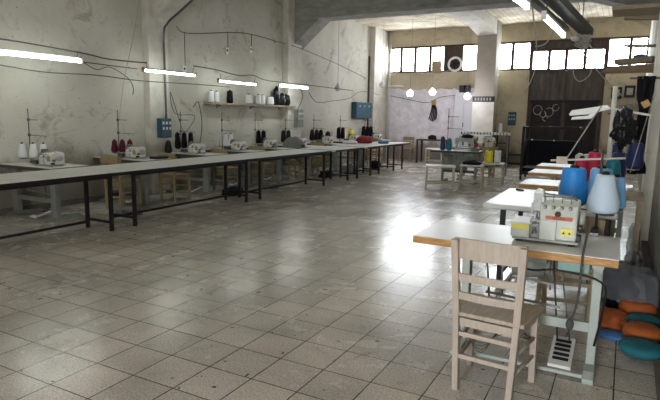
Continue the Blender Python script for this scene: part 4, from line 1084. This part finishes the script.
def sheet(u, v):
    x = -.08+.40*u; y = 4.62+.8*v
    z = .23+.13*sin(pi*v)*(1-.6*u)+.03*noise.noise(Vector((x*9, y*9, 2)))+.02*noise.noise(Vector((x*25, y*25, 5)))-.10*(abs(v-.5)*2)**3
    return (x, y, max(z, .02))
tag(MB().grid(sheet, 26, 26).build('plastic_sheet', M_FILM, solid=.003), 'crumpled clear grey plastic sheet over the cushions', 'plastic sheet')
blob('plastic_bag', (.17, 6.25, 0), (.075, .25, .12), M_FILM, 'translucent plastic bag on the floor by the right wall', 'bag', seed=51, amp=.5)
blob('plastic_bag', (.18, 7.0, 0), (.065, .2, .22), M_FILM, 'translucent plastic bag leaning at the foot of the pale pilaster', 'bag', seed=61, amp=.4)

# ------------------------------------------------------------------ groups for repeats
KIND = {'rag_heap': 'rag heaps under the tables', 'thread_cone': 'thread cones', 'wooden_chair': 'wooden chairs', 'sewing_table': 'sewing tables', 'overlock_machine': 'overlock machines',
        'lockstitch_machine': 'lockstitch machines', 'thread_stand': 'thread stands', 'work_stool': 'wooden work stools', 'long_table': 'long tables',
        'fluorescent_lamp': 'tube lamps', 'pendant_bulb': 'globe bulbs', 'round_cushion': 'cushions', 'electric_cable': 'cables', 'machine_cord': 'cords',
        'wall_socket': 'wall sockets', 'socket_wire': 'socket wires', 'black_bag': 'black bags', 'timber_plank': 'timber planks', 'wall_frame': 'wall frames',
        'cloth_bundle': 'cloths', 'fuse_box': 'fuse boxes', 'black_box': 'black boxes', 'thread_line': 'thread strands', 'plastic_bag': 'plastic bags'}
tops = [o for o in S.objects if o.parent is None and 'label' in o and o.get('kind') != 'structure']
buckets = {}
for o in tops:
    b = o.name.split('.')[0]
    if b not in KIND: continue
    x = o.location.x
    if o.type == 'MESH' and o.location.length < 1e-6: x = sum(v.co.x for v in o.data.vertices)/len(o.data.vertices)
    y = o.location.y
    if b == 'thread_cone' and x < -7 and o.location.z > 1.6: reg = 'on the wall shelf'
    elif x < -5: reg = 'along the left wall' if b != 'pendant_bulb' else 'hanging at the far end'
    elif x < -1.7: reg = 'in the middle of the hall'
    else: reg = 'along the right row'
    buckets.setdefault((b, reg), []).append(o)
for (b, reg), os_ in buckets.items():
    if len(os_) > 1:
        for o in os_: o['group'] = KIND[b] + ' ' + reg
# ------------------------------------------------------------------ light
W = bpy.data.worlds.new('World'); S.world = W; W.use_nodes = True
bg = W.node_tree.nodes['Background']; bg.inputs[0].default_value = (.93, .96, 1, 1); bg.inputs[1].default_value = 21.0
def portal(name, loc, rot, sx_, sy_):
    l = bpy.data.lights.new(name, 'AREA'); l.shape = 'RECTANGLE'; l.size = sx_; l.size_y = sy_; l.cycles.is_portal = True
    o = bpy.data.objects.new(name, l); COL.objects.link(o); o.location = loc; o.rotation_euler = rot
portal('window_portal', ((XL+XR)/2, YB+.3, 3.46), (-pi/2, 0, 0), 8.2, 1.0)
portal('door_portal', ((DX0+DX1)/2, YF-.3, DZ/2), (pi/2, 0, 0), DX1-DX0, DZ)

# ------------------------------------------------------------------ camera
f, yaw, pitch, roll = 547.69, .49106, .15277, .01671
cy, sy_, cp, sp_ = cos(yaw), sin(yaw), cos(pitch), sin(pitch)
fw = Vector((-sy_*cp, cy*cp, -sp_)); rt = Vector((cy, sy_, 0)); up = rt.cross(fw)
r2 = rt*cos(roll)+up*sin(roll); u2 = -rt*sin(roll)+up*cos(roll)
cam = bpy.data.cameras.new('Camera'); cam.sensor_width = 36; cam.lens = f/660*36; cam.clip_end = 200
co = bpy.data.objects.new('Camera', cam); COL.objects.link(co)
co.matrix_world = Matrix(((r2.x, u2.x, -fw.x, 0), (r2.y, u2.y, -fw.y, 0), (r2.z, u2.z, -fw.z, 1.5), (0, 0, 0, 1)))
S.camera = co
vs_ = S.view_settings; vs_.view_transform = 'Standard'; vs_.look = 'None'; vs_.gamma = 1; vs_.exposure = 0.64; vs_.use_curve_mapping = False
S.cycles.max_bounces = 10; S.cycles.diffuse_bounces = 6
